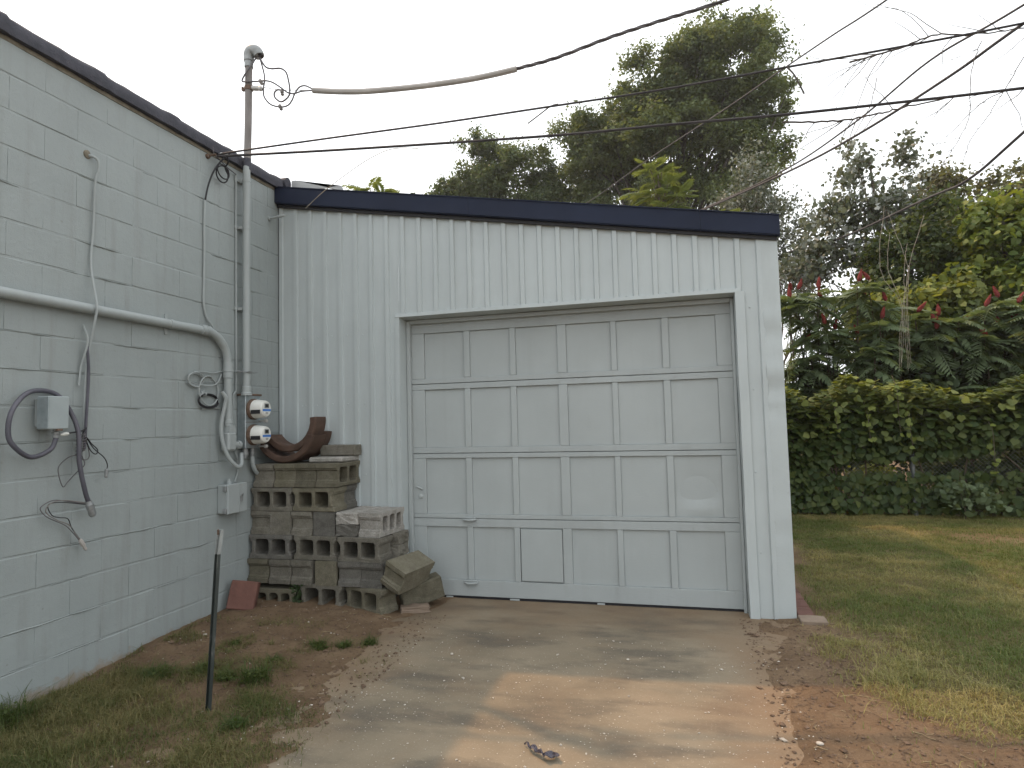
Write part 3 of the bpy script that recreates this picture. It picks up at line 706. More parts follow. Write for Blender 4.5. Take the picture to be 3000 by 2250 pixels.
for k, (w_, r) in enumerate(((w1, .0075), (w2, .0068), (w3, .0068), (w4, .003))):
    MB().tube(spline(w_, 8), r, 7).obj('splice_lead', M_grwire if k < 3 else M_hub, sd_, smooth=True)
for c_, ax in (((.181, -.495, 4.327), (.5, 0, -1)), ((.367, -.466, 4.222), (.1, .1, -1)), ((.350, -.466, 4.094), (.4, .1, -1))):
    k = MB(); k.lathe(Vector(c_) - Vector(ax) * .022, ax, [(0, .008), (.008, .015), (.028, .017), (.034, .011), (.045, .016), (.055, .008)], 8)
    k.obj('split_bolt', M_mast, sd_, smooth=True)

# telephone and cable-TV lines on the wall
cable('telephone_line', 'upper thin black line strung from wall bracket across the garage to upper right', 'cable',
      [(0.06, -.85, 3.562), (0.189, -0.837, 3.573), (0.945, -0.765, 3.6), (1.878, -0.676, 3.627), (2.686, -0.6, 3.66), (3.498, -0.523, 3.695), (4.264, -0.45, 3.752), (5.015, -0.378, 3.807), (5.732, -0.31, 3.869), (7.6, -.12, 4.06)], .0075, M_wire, 8)
cable('telephone_line', 'lower black line strung from wall bracket across the garage to right edge', 'cable',
      [(0.06, -.86, 3.545), (0.249, -0.831, 3.541), (1.169, -0.744, 3.497), (2.68, -0.6, 3.444), (3.487, -0.524, 3.437), (4.248, -0.451, 3.426), (4.994, -0.38, 3.431), (5.703, -0.313, 3.442), (7.6, -.12, 3.50)], .0095, M_wire, 8)
tb = thing('wall_bracket', 'small line bracket with coiled black drip loop below the coping', 'bracket', (.03, -.86, 3.55))
bk = MB(); bk.lathe((-.005, -.905, 3.535), (1, .1, .1), [(0, .02), (.02, .02), (.025, .008), (.08, .007)], 10); bk.obj('hook', M_rust, tb, smooth=True)
MB().lathe((.06, -.835, 3.568), (.9, .35, .05), [(0, .010), (.006, .016), (.07, .016), (.076, .010)], 12).obj('clamp_body', M_white, tb, smooth=True)
MB().lathe((.123, -.81, 3.572), (.9, .35, .05), [(0, .0175), (.012, .0175)], 12).obj('clamp_ring', M_black, tb, smooth=True)
cp = []
for a in np.linspace(0, 2 * math.pi * 2.15, 60): cp.append((.05 + .012 * math.sin(a * .5), -.80 + .068 * math.sin(a) + .008 * a / 6, 3.44 + .062 * math.cos(a) + .012 * math.sin(a * .47)))
MB().tube(np.array(cp), .0055, 6).obj('drip_loop', M_black, tb, smooth=True)
MB().tube(spline([(.06, -.79, 3.56), (.055, -.86, 3.47), (.04, -.895, 3.39), (.03, -.93, 3.28), (.018, -.944, 3.172)], 6), .0065, 6).obj('down_lead', M_black, tb, smooth=True)
MB().tube(spline([(.10, -.80, 3.565), (.09, -.78, 3.52), (.055, -.77, 3.49), (.05, -.735, 3.45)], 6), .0055, 6).obj('loop_lead', M_black, tb, smooth=True)
MB().tube(spline([(0.012, -.899, 3.66), (0.03, -.885, 3.64), (.03, -.868, 3.567), (.025, -.79, 3.545), (.02, -.70, 3.522), (.02, -.60, 3.504)], 6), .0045, 6).obj('tie_lead', M_grwire, tb, smooth=True)

cable('coax_run', 'thin painted cable running down the wall to the elbow of the big conduit', 'cable',
      [(.013, -.944, 3.17), (.010, -.945, 2.94), (.010, -.942, 2.79), (.010, -.947, 2.497), (.012, -.949, 2.367), (.014, -.924, 2.264), (.020, -.862, 2.195)], .0085, M_conduit, 6, 7)
cable('ground_wire', 'thin painted wire running down beside the mast to the meter box', 'cable',
      [(.012, -.60, 3.503), (.012, -.592, 3.46), (.012, -.590, 3.05), (.013, -.588, 2.348), (.013, -.588, 1.76), (.016, -.60, 1.70), (.018, -.624, 1.672), (.012, -.626, 1.60), (.012, -.630, 1.32), (.012, -.60, 1.22), (.03, -.585, 1.15), (.02, -.572, 1.06), (.012, -.60, .975)], .0065, M_conduit, 6, 6)

# big plastic conduit with elbow, couplings and access fitting
pv = thing('plastic_conduit', 'thick grey painted conduit crossing the wall and turning down beside the meters', 'conduit', (.045, -.72, 1.25))
R_ = .031
MB().tube([(.045, -5.7, 2.152), (.045, -2.458, 2.153), (.045, -1.0, 2.148)], R_, 16).obj('long_run', M_conduit, pv, smooth=True)
ang = np.linspace(0, math.pi / 2, 14); el = [(.045, -1.0, 2.148)] + [(.045, -.965 + .24 * math.sin(a), 2.148 - .24 * (1 - math.cos(a))) for a in ang] + [(.045, -.724, 1.86)]
MB().tube(el, R_ * 1.02, 16).obj('elbow', M_conduit, pv, smooth=True)
MB().tube([(.045, -.722, 1.86), (.045, -.718, 1.44)], R_, 16).obj('down_run', M_conduit, pv, smooth=True)
def coupl(o, ax, L_): return MB().lathe(o, ax, [(0, R_ * 1.0), (.002, R_ * 1.20), (L_ * .4, R_ * 1.20), (L_ * .42, R_ * 1.32), (L_ * .58, R_ * 1.32), (L_ * .6, R_ * 1.20), (L_, R_ * 1.20), (L_ + .002, R_)], 18)
coupl((.045, -1.02, 2.149), (0, 1, 0), .09).obj('coupling', M_conduit, pv, smooth=True, angle=30)
coupl((.045, -.722, 1.80), (0, 0, 1), .12).obj('coupling', M_conduit, pv, smooth=True, angle=30)
coupl((.045, -.718, 1.42), (0, 0, 1), .05).obj('coupling', M_conduit, pv, smooth=True, angle=30)
lb = MB(); lb.box(.008, .092, -.765, -.672, 1.225, 1.375, .014)
lb.prism([(-.758, 1.37), (-.678, 1.37), (-.688, 1.425), (-.748, 1.425)], lambda a, b_: (.015, a, b_), lambda a, b_: (.085, a, b_))
lb.obj('access_fitting', M_conduit, pv, smooth=True, angle=30)
MB().lathe((.045, -.672, 1.268), (0, 1, 0), [(0, .030), (.05, .030), (.052, .036), (.08, .036)], 16).obj('nipple', M_conduit, pv, smooth=True)
for y, z in ((-1.307, 2.15), (-3.0, 2.152)):
    cl = MB(); cl.lathe((.045, y - .012, z), (0, 1, 0), [(0, R_ * 1.1), (.024, R_ * 1.1)], 16); cl.box(.0, .012, y - .011, y + .011, z - .075, z + .075, .002)
    cl.obj('clip', M_conduit, pv, smooth=True, angle=30)
fl = [(.055, -.80, 1.69), (.07, -.775, 1.64), (.06, -.775, 1.58), (.045, -.795, 1.432), (.05, -.785, 1.30), (.07, -.752, 1.19), (.09, -.71, 1.126), (.10, -.66, 1.095), (.085, -.612, 1.12), (.06, -.582, 1.20)]
MB().tube(spline(fl, 8), .0155, 10).obj('flexible_tail', M_conduit, pv, smooth=True)

# meter cabinet with two meters
mt = thing('meter_cabinet', 'galvanised twin electric meter cabinet with two white round meters', 'electric meter', (.0, -.47, 1.235))
cb = MB(); cb.box(.003, .082, -.562, -.372, 1.237, 1.668, .003); cb.obj('cabinet', M_galv, mt)
lid = MB(); lid.box(.001, .092, -.568, -.366, 1.668, 1.684, .002); lid.obj('rain_lid', M_rust, mt)
for zc in (1.556, 1.345):
    rg = MB(); rg.lathe((.0825, -.470, zc), (1, 0, 0), [(0, .086), (.016, .087), (.022, .085), (.030, .080)], 28); body = None
    by = MB(); by.lathe((.112, -.470, zc), (1, 0, 0), [(0, .078), (.012, .079), (.085, .069), (.096, .064), (.100, .055)], 28)
    body = by.obj('meter', M_white, mt, smooth=True, angle=30)
    rg.obj('sealing_ring', M_rust, body, smooth=True, angle=30)
    fx = .2125
    MB().lathe((fx - .0005, -.470, zc), (1, 0, 0), [(0, .056), (.002, .056)], 28).obj('meter_face', M_white, body)
    MB().box(fx + .002, fx + .004, -.497, -.443, zc + .006, zc + .044, .0).obj('display_frame', M_hub, body)
    MB().box(fx + .0042, fx + .0055, -.489, -.451, zc + .012, zc + .038).obj('display', M_lcd, body)
    MB().box(fx + .002, fx + .0035, -.521, -.419, zc - .020, zc - .002).obj('blue_band', M_blue, body)
    hm = MB(); hm.prism([(.05 * math.cos(a), .05 * math.sin(a)) for a in np.linspace(math.pi * 1.13, math.pi * 1.87, 12)],
                        lambda a, b_: (fx + .002, -.470 + a, zc + b_), lambda a, b_: (fx + .0032, -.470 + a, zc + b_)); hm.obj('lower_label', M_white, body)
    for k, (a, b_) in enumerate(((-.484, -.456), (-.488, -.452), (-.482, -.458))):
        MB().box(fx + .0034, fx + .0042, a, b_, zc - .031 - .006 * k, zc - .0285 - .006 * k).obj('printed_line', M_lcd, body)
    MB().box(.118, .205, -.548, -.540, zc - .040, zc - .008, .001).obj('dark_vent', M_black, body)
    sl = MB(); sl.lathe((.09, -.405, zc - .098), (1, .1, 0), [(0, .006), (.05, .008), (.054, .015), (.075, .015), (.08, .008)], 10); sl.obj('lead_seal', M_alu, body, smooth=True)
MB().box(.0825, .085, -.560, -.374, 1.448, 1.452).obj('cover_seam', M_rust, mt)
for y, r in ((-.52, .024), (-.43, .020)):
    MB().lathe((.045, y, 1.16), (0, 0, 1), [(0, r * .8), (.02, r * .8), (.022, r * 1.15), (.045, r * 1.15), (.047, r), (.076, r)], 14).obj('bottom_hub', M_hub, mt, smooth=True, angle=30)
MB().tube(spline([(.045, -.43, 1.165), (.05, -.425, 1.09), (.05, -.38, 1.03), (.05, -.30, 1.0), (.04, -.18, .99)], 6), .017, 10).obj('rear_conduit', M_conduit, mt, smooth=True)

# disconnect box
db = thing('disconnect_box', 'small grey painted hinged disconnect box low on wall beside block stack', 'electrical box', (0, -.70, .74))
bx_ = MB(); bx_.box(.002, .075, -.782, -.565, .742, .965, .004); bx_.obj('case', M_conduit, db)
dr_ = MB(); dr_.box(.076, .100, -.785, -.562, .738, .968, .005); dd = dr_.obj('hinged_cover', M_conduit, db)
MB().box(.1002, .103, -.655, -.650, .742, .965).obj('cover_rib', M_conduit, dd)
hp = MB(); hp.box(.1005, .112, -.652, -.626, .825, .866, .002); hp.tube(spline([(.108, -.648, .862), (.122, -.640, .885), (.112, -.632, .862)], 4), .004, 6); hp.obj('hasp', M_hub, dd)
for z in (.935, .765): 
    MB().box(.06, .092, -.800, -.786, z - .02, z + .02, .002).obj('hinge', M_hub, dd)
MB().lathe((.04, -.70, .965), (0, 0, 1), [(0, .018), (.02, .018), (.022, .012), (.04, .012)], 10).obj('top_hub', M_conduit, db, smooth=True)

# coils of coax by the conduit
cx = thing('coax_coil', 'loose painted coax coils hooked on wall left of the meters', 'cable', (.02, -.95, 1.6))
def loop(cy, cz, ry, rz, turns, ph=0, dx=.012):
    return [(.02 + dx * math.sin(a * .7), cy + ry * math.cos(a + ph) * (1 + .06 * math.sin(a * .37)), cz + rz * math.sin(a + ph) + .006 * math.sin(a * .51)) for a in np.linspace(0, 2 * math.pi * turns, int(24 * turns))]
MB().tube(loop(-1.035, 1.772, .082, .050, 1.8), .0052, 6).obj('coil', M_conduit, cx, smooth=True)
MB().tube(spline([(.015, -1.10, 1.755), (.02, -1.0, 1.735), (.025, -.87, 1.735), (.02, -.80, 1.77), (.015, -.76, 1.83)], 6), .0048, 6).obj('loose_end', M_conduit, cx, smooth=True)
MB().tube(spline([(.015, -1.05, 1.83), (.02, -.96, 1.838), (.02, -.86, 1.832), (.015, -.77, 1.85), (.015, -.65, 1.865), (.03, -.57, 1.862)], 6), .0048, 6).obj('loose_end', M_conduit, cx, smooth=True)
MB().tube(loop(-.905, 1.690, .105, .115, 1.15, 1.2), .005, 6).obj('coil', M_conduit, cx, smooth=True)
MB().tube(loop(-.905, 1.615, .105, .050, 1.9, .4), .005, 6).obj('black_coil', M_black, cx, smooth=True)
sp_ = MB(); sp_.lathe((.0, -.955, 1.672), (1, 0, 0), [(0, .02), (.02, .02), (.025, .008), (.045, .010)], 10); sp_.box(.012, .03, -1.0, -.93, 1.652, 1.668, .003); sp_.box(.012, .028, -.965, -.945, 1.65, 1.695, .003)
sp_.obj('splitter', M_conduit, cx, smooth=True, angle=30)
MB().tube(spline([(.014, -.965, 1.552), (.012, -.88, 1.562), (.012, -.76, 1.560)], 6), .0048, 6).obj('loose_end', M_conduit, cx, smooth=True)

# junction box on the left with its whip
jb = thing('junction_box', 'blue-grey junction box standing off the wall inside a looped flexible conduit', 'electrical box', (.0, -2.18, 1.42))
MB().box(.003, .045, -2.226, -2.135, 1.435, 1.595, .004).obj('back_box', M_conduit, jb)
MB().box(.045, .122, -2.243, -2.116, 1.420, 1.606, .005).obj('case', M_box, jb)
MB().box(.050, .128, -2.247, -2.244, 1.425, 1.600).obj('cover_lip', M_galv, jb)
MB().box(.112, .132, -2.190, -2.160, 1.411, 1.423, .002).obj('catch', M_rust, jb)
MB().lathe((.085, -2.165, 1.372), (0, .05, 1), [(0, .016), (.02, .016), (.022, .021), (.034, .021), (.036, .016), (.05, .016)], 12).obj('connector', M_hub, jb, smooth=True, angle=30)
fx_ = thing('flexible_conduit', 'purple-grey flexible conduit looping round the junction box and hanging down', 'conduit', (.06, -2.15, 1.0))
lp = spline([(.085, -2.160, 1.376), (.085, -2.196, 1.307), (.08, -2.299, 1.272), (.08, -2.392, 1.336), (.075, -2.418, 1.408), (.07, -2.398, 1.519), (.055, -2.322, 1.610), (.03, -2.22, 1.64), (.03, -2.115, 1.618), (.05, -2.050, 1.522), (.075, -2.019, 1.399), (.08, -2.012, 1.218), (.08, -1.973, 1.049), (.08, -1.950, .985)], 24)
rr_ = .0128 * (1 + .075 * np.sin(np.arange(len(lp)) * math.pi))
rr_ = np.where(np.arange(len(lp)) % 2 == 0, .0136, .0121)
MB().tube(lp, rr_, 10).obj('ribbed_hose', M_flexp, fx_, smooth=True, angle=80)
k = MB(); k.lathe((.08, -1.952, .992), (.0, .35, -1), [(0, .016), (.02, .019), (.024, .022), (.05, .022), (.055, .019), (.085, .021), (.10, .015)], 12); k.obj('end_fitting', M_hub, fx_, smooth=True, angle=30)
oc = thing('old_riser_cable', 'scraped grey riser cable coming from a hole high in the left wall', 'cable', (.03, -1.93, 1.36))
pts_ = [(-.02, -1.925, 3.125), (.02, -1.905, 3.118), (.035, -1.883, 3.096), (.03, -1.874, 3.038), (.02, -1.886, 2.953), (.016, -1.891, 2.668), (.020, -1.906, 2.429), (.086, -1.920, 2.18), (.086, -1.924, 2.11), (.035, -1.931, 1.85), (.03, -1.941, 1.60), (.03, -1.946, 1.36), (.03, -1.95, 1.24)]
pp_ = spline(pts_, 8); MB().tube(pp_, np.interp(np.arange(len(pp_)), [0, 30, 70, len(pp_)], [.010, .0065, .0075, .011]), 8).obj('riser', M_conduit, oc, smooth=True)
MB().tube(spline([(.02, -1.95, 2.05), (.05, -1.945, 1.95), (.022, -1.962, 1.80), (.018, -1.972, 1.68)], 6), .006, 6).obj('cut_strip', M_conduit, oc, smooth=True)
MB().tube(spline([(.040, -1.939, 1.92), (.048, -1.935, 1.75), (.048, -1.945, 1.5), (.046, -1.952, 1.30)], 6), .0085, 7).obj('bare_jacket', M_flexp, oc, smooth=True)
hl = MB(); hl.lathe((-.01, -1.925, 3.125), (1, .2, 0), [(0, .03), (.012, .028), (.016, .018)], 12); hl.obj('wall_plug', M_mortar, oc, smooth=True)
lw = thing('loose_wires', 'tangle of thin loose wires tied to the riser below the junction box', 'wires', (.05, -1.95, 1.36))
for w_, mt_, r in (([(.06, -1.97, 1.421), (.065, -1.985, 1.37), (.07, -1.962, 1.369), (.06, -1.92, 1.331), (.06, -1.878, 1.292), (.065, -1.894, 1.266), (.06, -1.928, 1.294), (.055, -1.953, 1.369), (.06, -1.903, 1.3), (.06, -1.835, 1.244), (.06, -1.809, 1.197), (.06, -1.813, 1.165)], M_black, .0032),
                   ([(.06, -1.992, 1.268), (.06, -2.061, 1.258), (.06, -2.12, 1.212), (.06, -2.123, 1.163), (.06, -2.096, 1.091), (.05, -2.059, 1.115), (.05, -1.998, 1.171), (.06, -1.963, 1.208), (.06, -1.98, 1.26)], M_grwire, .0028),
                   ([(.07, -2.08, 1.397), (.075, -2.03, 1.403), (.07, -1.99, 1.41), (.06, -1.955, 1.425)], M_black, .0048),
                   ([(.06, -1.96, 1.36), (.05, -1.93, 1.30), (.05, -1.925, 1.25), (.055, -1.955, 1.235), (.05, -1.99, 1.25)], M_grwire, .0028)):
    MB().tube(spline(w_, 7), r, 5).obj('wire', mt_, lw, smooth=True)
MB().lathe((.07, -2.125, 1.388), (0, 1, .15), [(0, .004), (.02, .010), (.04, .011), (.05, .006)], 8).obj('white_tape', M_white, lw, smooth=True)
MB().lathe((.06, -1.812, 1.172), (0, -.1, -1), [(0, .006), (.006, .011), (.05, .010), (.055, .006)], 8).obj('plug_end', M_hub, lw, smooth=True)
kn = MB()
for q in range(7): kn.tube(spline([(.055 + .015 * math.sin(q), -1.955 + random.uniform(-.02, .02), 1.40 - .018 * q), (.085, -1.985, 1.385 - .015 * q), (.06, -2.02, 1.38 - .02 * q + .01), (.03, -1.97, 1.39 - .018 * q)], 5), .0028, 5)
kn.obj('binding', M_grwire, lw, smooth=True)
hw = thing('hanging_pigtail', 'looped pigtail of three thin wires hanging from the lower conduit end', 'wires', (.06, -2.05, .75))
MB().tube(spline([(0.07, -1.947, 0.973), (0.065, -2.056, 1.001), (0.06, -2.146, 1.02), (0.05, -2.202, 0.999), (0.045, -2.212, 0.974), (0.05, -2.173, 0.927), (0.055, -2.077, 0.87), (0.05, -2.023, 0.819), (0.05, -1.975, 0.76)], 7), .0028, 5).obj('wire', M_grwire, hw, smooth=True)
MB().tube(spline([(0.07, -1.946, 0.969), (.06, -2.108, 1.004), (.05, -2.173, .995), (.05, -2.15, .937), (.05, -2.106, .917), (.05, -2.054, .902), (.05, -2.03, .848), (.05, -1.974, .767)], 7), .0028, 5).obj('wire', M_black, hw, smooth=True)
MB().tube(spline([(0.07, -1.95, 0.981), (.065, -2.09, 1.012), (.055, -2.16, 1.005), (.05, -2.185, .96), (.05, -2.12, .905), (.05, -2.045, .865), (.05, -2.0, .80), (.05, -1.970, .764)], 7), .0028, 5).obj('wire', M_mast, hw, smooth=True)
MB().lathe((.05, -1.978, .772), (0, .6, -1), [(0, .006), (.01, .012), (.045, .013), (.06, .008), (.075, .010), (.085, .004)], 8).obj('taped_end', M_sleeve, hw, smooth=True)

# ------------------------------------------------------------------ concrete blocks
def roundrect(cx, cz, w, h, r, n=3, arch=0.0):
    p_ = []
    for sx_, sz_, a0 in ((1, 1, 0), (-1, 1, 90), (-1, -1, 180), (1, -1, 270)):
        for k in range(n + 1):
            a = math.radians(a0 + 90 * k / n); p_.append((cx + sx_ * (w / 2 - r) + r * math.cos(a), cz + sz_ * (h / 2 - r) + r * math.sin(a) * (1 if sz_ < 0 or not arch else 1)))
    return p_
def cinder_mesh(name, L=.392, Wd=.190, H=.192, cores=2, ends=(True, True), seed=0, rough=.0012, chips=0):
    """core axis along Y, length along X, width along Z"""
    r = np.random.default_rng(seed); l, w = L / 2, Wd / 2
    def endp(s, fl):
        if not fl: return [(s * l, -w), (s * l, w)] if s > 0 else [(s * l, w), (s * l, -w)]
        a = [(s * l, -w), (s * l, -w + .034), (s * (l - .010), -w + .037), (s * (l - .012), -w + .050), (s * (l - .024), -w + .060), (s * (l - .024), w - .060), (s * (l - .012), w - .050), (s * (l - .010), w - .037), (s * l, w - .034), (s * l, w)]
        return a if s > 0 else a[::-1]
    out = endp(1, ends[0]) + endp(-1, ends[1]); holes = []
    inner0 = -l + (.056 if ends[1] else .032); inner1 = l - (.056 if ends[0] else .032); web = .030
    if cores:
        cw = (inner1 - inner0 - web * (cores - 1)) / cores
        for k in range(cores): holes.append(roundrect(inner0 + cw / 2 + k * (cw + web), 0, cw, Wd - .066, .022))
    def offset(loop, d):
        n = len(loop); res = []
        for i in range(n):
            p0, p1, p2 = (np.array(loop[(i + k) % n]) for k in (-1, 0, 1))
            e1 = p1 - p0; e2 = p2 - p1; e1 /= max(np.linalg.norm(e1), 1e-6); e2 /= max(np.linalg.norm(e2), 1e-6)
            nn = np.array([-(e1 + e2)[1], (e1 + e2)[0]]); q = np.linalg.norm(nn); nn = nn / q if q > 1e-6 else nn
            res.append(tuple(p1 + nn * d))
        return res
    bm = bmesh.new(); h = H / 2; c = .0045
    def ring(loop, y): return [bm.verts.new((x + r.normal(0, rough), y + r.normal(0, rough), z + r.normal(0, rough))) for x, z in loop]
    fe, be = [], []
    for idx, lp_ in enumerate([out] + [h_[::-1] for h_ in holes]):
        ins_ = offset(lp_, c)       # CCW outline: left normal points inwards; hole loops run CW so it points into the concrete
        rings = [ring(ins_, -h), ring(lp_, -h + c), ring([(x * (1.0 if idx == 0 else 1.0), z) for x, z in lp_], 0), ring(lp_, h - c), ring(ins_, h)]
        n = len(lp_)
        for a, b_ in zip(rings[:-1], rings[1:]):
            for i in range(n): bm.faces.new((a[i], a[(i + 1) % n], b_[(i + 1) % n], b_[i]))
        for tgt, rg_ in ((fe, rings[0]), (be, rings[-1])):
            for i in range(n): tgt.append(bm.edges.get((rg_[i], rg_[(i + 1) % n])))
    for ed in (fe, be): bmesh.ops.triangle_fill(bm, use_beauty=True, use_dissolve=False, edges=ed)
    for k in range(chips):
        cpt = Vector((r.choice([-l, l]), r.uniform(-h, h), r.choice([-w, w]))); rad = r.uniform(.02, .05)
        for v in bm.verts:
            d = (v.co - cpt).length
            if d < rad: v.co += (-v.co).normalized() * (rad - d) * .5
    bmesh.ops.recalc_face_normals(bm, faces=bm.faces[:])
    me = bpy.data.meshes.new(name); bm.to_mesh(me); bm.free(); return me
def solid_mesh(name, L, Wd, H, seed, rough=.003, c=.006, sub=3):
    bm = bmesh.new(); bmesh.ops.create_cube(bm, size=1)
    for v in bm.verts: v.co = Vector((v.co.x * L, v.co.y * H, v.co.z * Wd))
    bmesh.ops.bevel(bm, geom=bm.edges[:], offset=c, segments=1, affect='EDGES')
    if sub: bmesh.ops.subdivide_edges(bm, edges=[e for e in bm.edges if e.calc_length() > .03], cuts=sub, use_grid_fill=True)
    r = np.random.default_rng(seed)
    for v in bm.verts: v.co += Vector(r.normal(0, rough, 3))
    bmesh.ops.recalc_face_normals(bm, faces=bm.faces[:])
    me = bpy.data.meshes.new(name); bm.to_mesh(me); bm.free(); return me
NB = [0]
def cblock(label, x, y, z, end_on=False, mat=M_cin, yaw=0.0, tilt=0.0, rolln=0.0, group='concrete blocks stacked against the garage', **k):
    """centre x, y and bottom z; end_on turns the block's end to the front"""
    NB[0] += 1
    if 'solid' in k: me = solid_mesh('concrete_block', *k['solid'], seed=NB[0] + 900)
    else: me = cinder_mesh('concrete_block', seed=NB[0] + 500, **k)
    wd = k['solid'][1] if 'solid' in k else k.get('Wd', .190)
    me.materials.append(mat)
    rz = (math.pi / 2 if end_on else 0) + math.radians(yaw)
    o = put('concrete_block', me, None, loc=(x, y, z + wd / 2), rot=(math.radians(tilt), math.radians(rolln), rz))
    tag(o, label, 'concrete block', group); return o
TOP = 'in the top row of the block stack'
zz = [-.048, .138, .329, .521, .713, .906]           # bottoms of the six courses
# bottom course
cblock('half buried mossy block at bottom left of the stack, with low arched holes', .255, -.36, zz[0] - .045, mat=M_cinm, yaw=3, cores=3, L=.40)
cblock('grey block with two dark holes in the middle of the bottom row', .675, -.335, zz[0], mat=M_cin, yaw=-2)
cblock('mossy block turned outwards at the right end of the bottom row', 1.085, -.355, zz[0] - .004, mat=M_cinm, yaw=-17, chips=3)
cblock('rear block behind the middle of the bottom row', .50, -.12, zz[0], mat=M_cind)
cblock('rear block behind the turned block of the bottom row', .95, -.11, zz[0], mat=M_cind)
# second course: ends to the front
cblock('leftmost end-on block of the second row up, beside the block wall', .100, -.245, zz[1], True, M_cinm)
cblock('second end-on block from the left in the second row up', .300, -.250, zz[1] - .002, True, M_cin, yaw=2)
cblock('third end-on block of the second row, tilted to the right', .515, -.245, zz[1] - .003, True, M_cin, yaw=-4, tilt=0, rolln=0)
cblock('yellowish plain-ended block in the second row up', .725, -.240, zz[1], True, M_cinm, ends=(False, False))
cblock('dark end-on block right of the yellowish one in the second row', .928, -.243, zz[1], True, M_cind, yaw=1)
cblock('rightmost dark end-on block of the second row, next to the tipped block', 1.128, -.245, zz[1] - .002, True, M_cind, yaw=-2)
# third course: holes to the front
cblock('left block of the third row, two square holes beside the wall', .204, -.325, zz[2], mat=M_cind, yaw=1)
cblock('middle block of the third row, with rounded holes and a worn top', .618, -.318, zz[2], mat=M_cin, yaw=-1.5, chips=3)
cblock('right block of the third row, with two large square holes', 1.022, -.330, zz[2] - .004, mat=M_cin, yaw=-3)
cblock('rear block at the back left of the third row', .30, -.11, zz[2], mat=M_cind)
cblock('rear block at the back middle of the third row', .70, -.11, zz[2], mat=M_cind)
cblock('lower of two thin solid blocks at the back right of the third row', 1.06, -.105, zz[2] - .002, mat=M_cin, solid=(.39, .093, .19))
cblock('upper of two thin solid blocks at the back right of the third row', 1.062, -.106, zz[2] + .094, mat=M_cin, solid=(.39, .093, .188))
# fourth course: ends
cblock('leftmost block of the fourth row up, with a grooved end', .100, -.205, zz[3], True, M_cin)
cblock('plain-ended block second from left in the fourth row', .288, -.205, zz[3], True, M_cin, ends=(False, False))
cblock('grooved end-on block third from left in the fourth row', .488, -.207, zz[3], True, M_cin, yaw=-1)
cblock('smooth dark plain-ended block fourth from left in the fourth row', .692, -.203, zz[3], True, M_cind, ends=(False, False))
cblock('lower thin dark solid block beside the pale block', .898, -.205, zz[3] - .004, True, M_cind, yaw=-1, solid=(.39, .093, .195))
cblock('upper thin solid block with a chipped white top, beside the pale block', .902, -.207, zz[3] + .092, True, M_cinp, yaw=-2, solid=(.39, .095, .198))
cblock('pale whitish block with three cores at the right of the fourth row', 1.108, -.205, zz[3] - .004, True, M_cinp, yaw=-5, cores=3, H=.196, chips=2)
# fifth course: holes
cblock('left block of the fifth row, two arched holes beside the wall', .204, -.305, zz[4], mat=M_cin, yaw=0)
cblock('right block of the fifth row, mossy with two arched holes', .600, -.308, zz[4], mat=M_cinm, yaw=-2)
cblock('rear dark block behind the mossy one of the fifth row', .585, -.105, zz[4], mat=M_cind)
cblock('rear block at the back left of the fifth row', .19, -.10, zz[4], mat=M_cind)
# top course
for k, (nm, mt_) in enumerate((('leftmost end-on block ' + TOP, M_cin), ('second end-on block from the left ' + TOP, M_cinm), ('third end-on block from the left ' + TOP, M_cinm), ('rightmost end-on block ' + TOP + ', its two holes facing right', M_cinm))):
    cblock(nm, .128 + .196 * k, -.206 - .004 * (k % 2), zz[5] + .002, True, mt_, yaw=(-1.5, 1, -.5, 0)[k])
# fallen ones at the right
o = cblock('broken mossy block tipped over at the right foot of the stack', 1.375, -.345, .125, True, M_cinm, cores=0, chips=7, rough=.003)
o.rotation_euler = (Matrix.Rotation(math.radians(24), 3, 'Y') @ Matrix.Rotation(math.radians(7), 3, 'X') @ Matrix.Rotation(math.radians(90 - 12), 3, 'Z')).to_euler(); o.location = (1.375, -.30, .238)
o = cblock('mossy solid block leaning low against the door jamb', 1.42, -.17, 0, False, M_cinm, solid=(.34, .17, .13))
o.rotation_euler = Euler((math.radians(6), math.radians(-14), math.radians(38))); o.location = (1.425, -.165, .055)
tag(put('flat_brick', solid_mesh('flat_brick', .22, .055, .10, 77), M_tanbrick, loc=(1.43, -.30, -.045), rot=(0, 0, .5)), 'brown brick lying flat in sand before the leaning mossy block', 'brick')
# pavers and clay segments on top
zt_ = zz[5] + .194
pvr = solid_mesh('concrete_paver', .31, .042, .30, 81, .0012, .010, 2)
tag(put('concrete_paver', pvr, M_cinp, loc=(.655, -.165, zt_ + .021 + .002)), 'thin pale round-cornered paver lying on top of the block stack', 'paver')
tag(put('concrete_slab', solid_mesh('concrete_slab', .335, .092, .115, 82, .0012, .006, 2), M_cin, loc=(.662, -.075, zt_ + .044 + .047 + .002)), 'grey oblong block resting on the pale paver', 'concrete block')
def arc_mesh(cx, cz, ro, ri, a0, a1, y0, y1, seed):
    r = np.random.default_rng(seed); A = np.radians(np.linspace(a0, a1, 26)); v = []
    prof = [(ri, y0 + .008), (ri + .008, y0), (ro - .010, y0), (ro, y0 + .010), (ro, y1 - .010), (ro - .010, y1), (ri + .008, y1), (ri, y1 - .008)]; n = 8
    for a in A:
        for q, y in prof: v.append((cx + (q + r.normal(0, .0007)) * math.cos(a), y + r.normal(0, .0007), cz + (q + r.normal(0, .0007)) * math.sin(a)))
    f = [(i * n + j, i * n + (j + 1) % n, (i + 1) * n + (j + 1) % n, (i + 1) * n + j) for i in range(25) for j in range(n)] + [tuple(range(n)), tuple(25 * n + j for j in range(n - 1, -1, -1))]
    return MB().add(v, f).mesh('clay_ring_segment', True, 40)
G_ = 'curved clay segments on the stack'
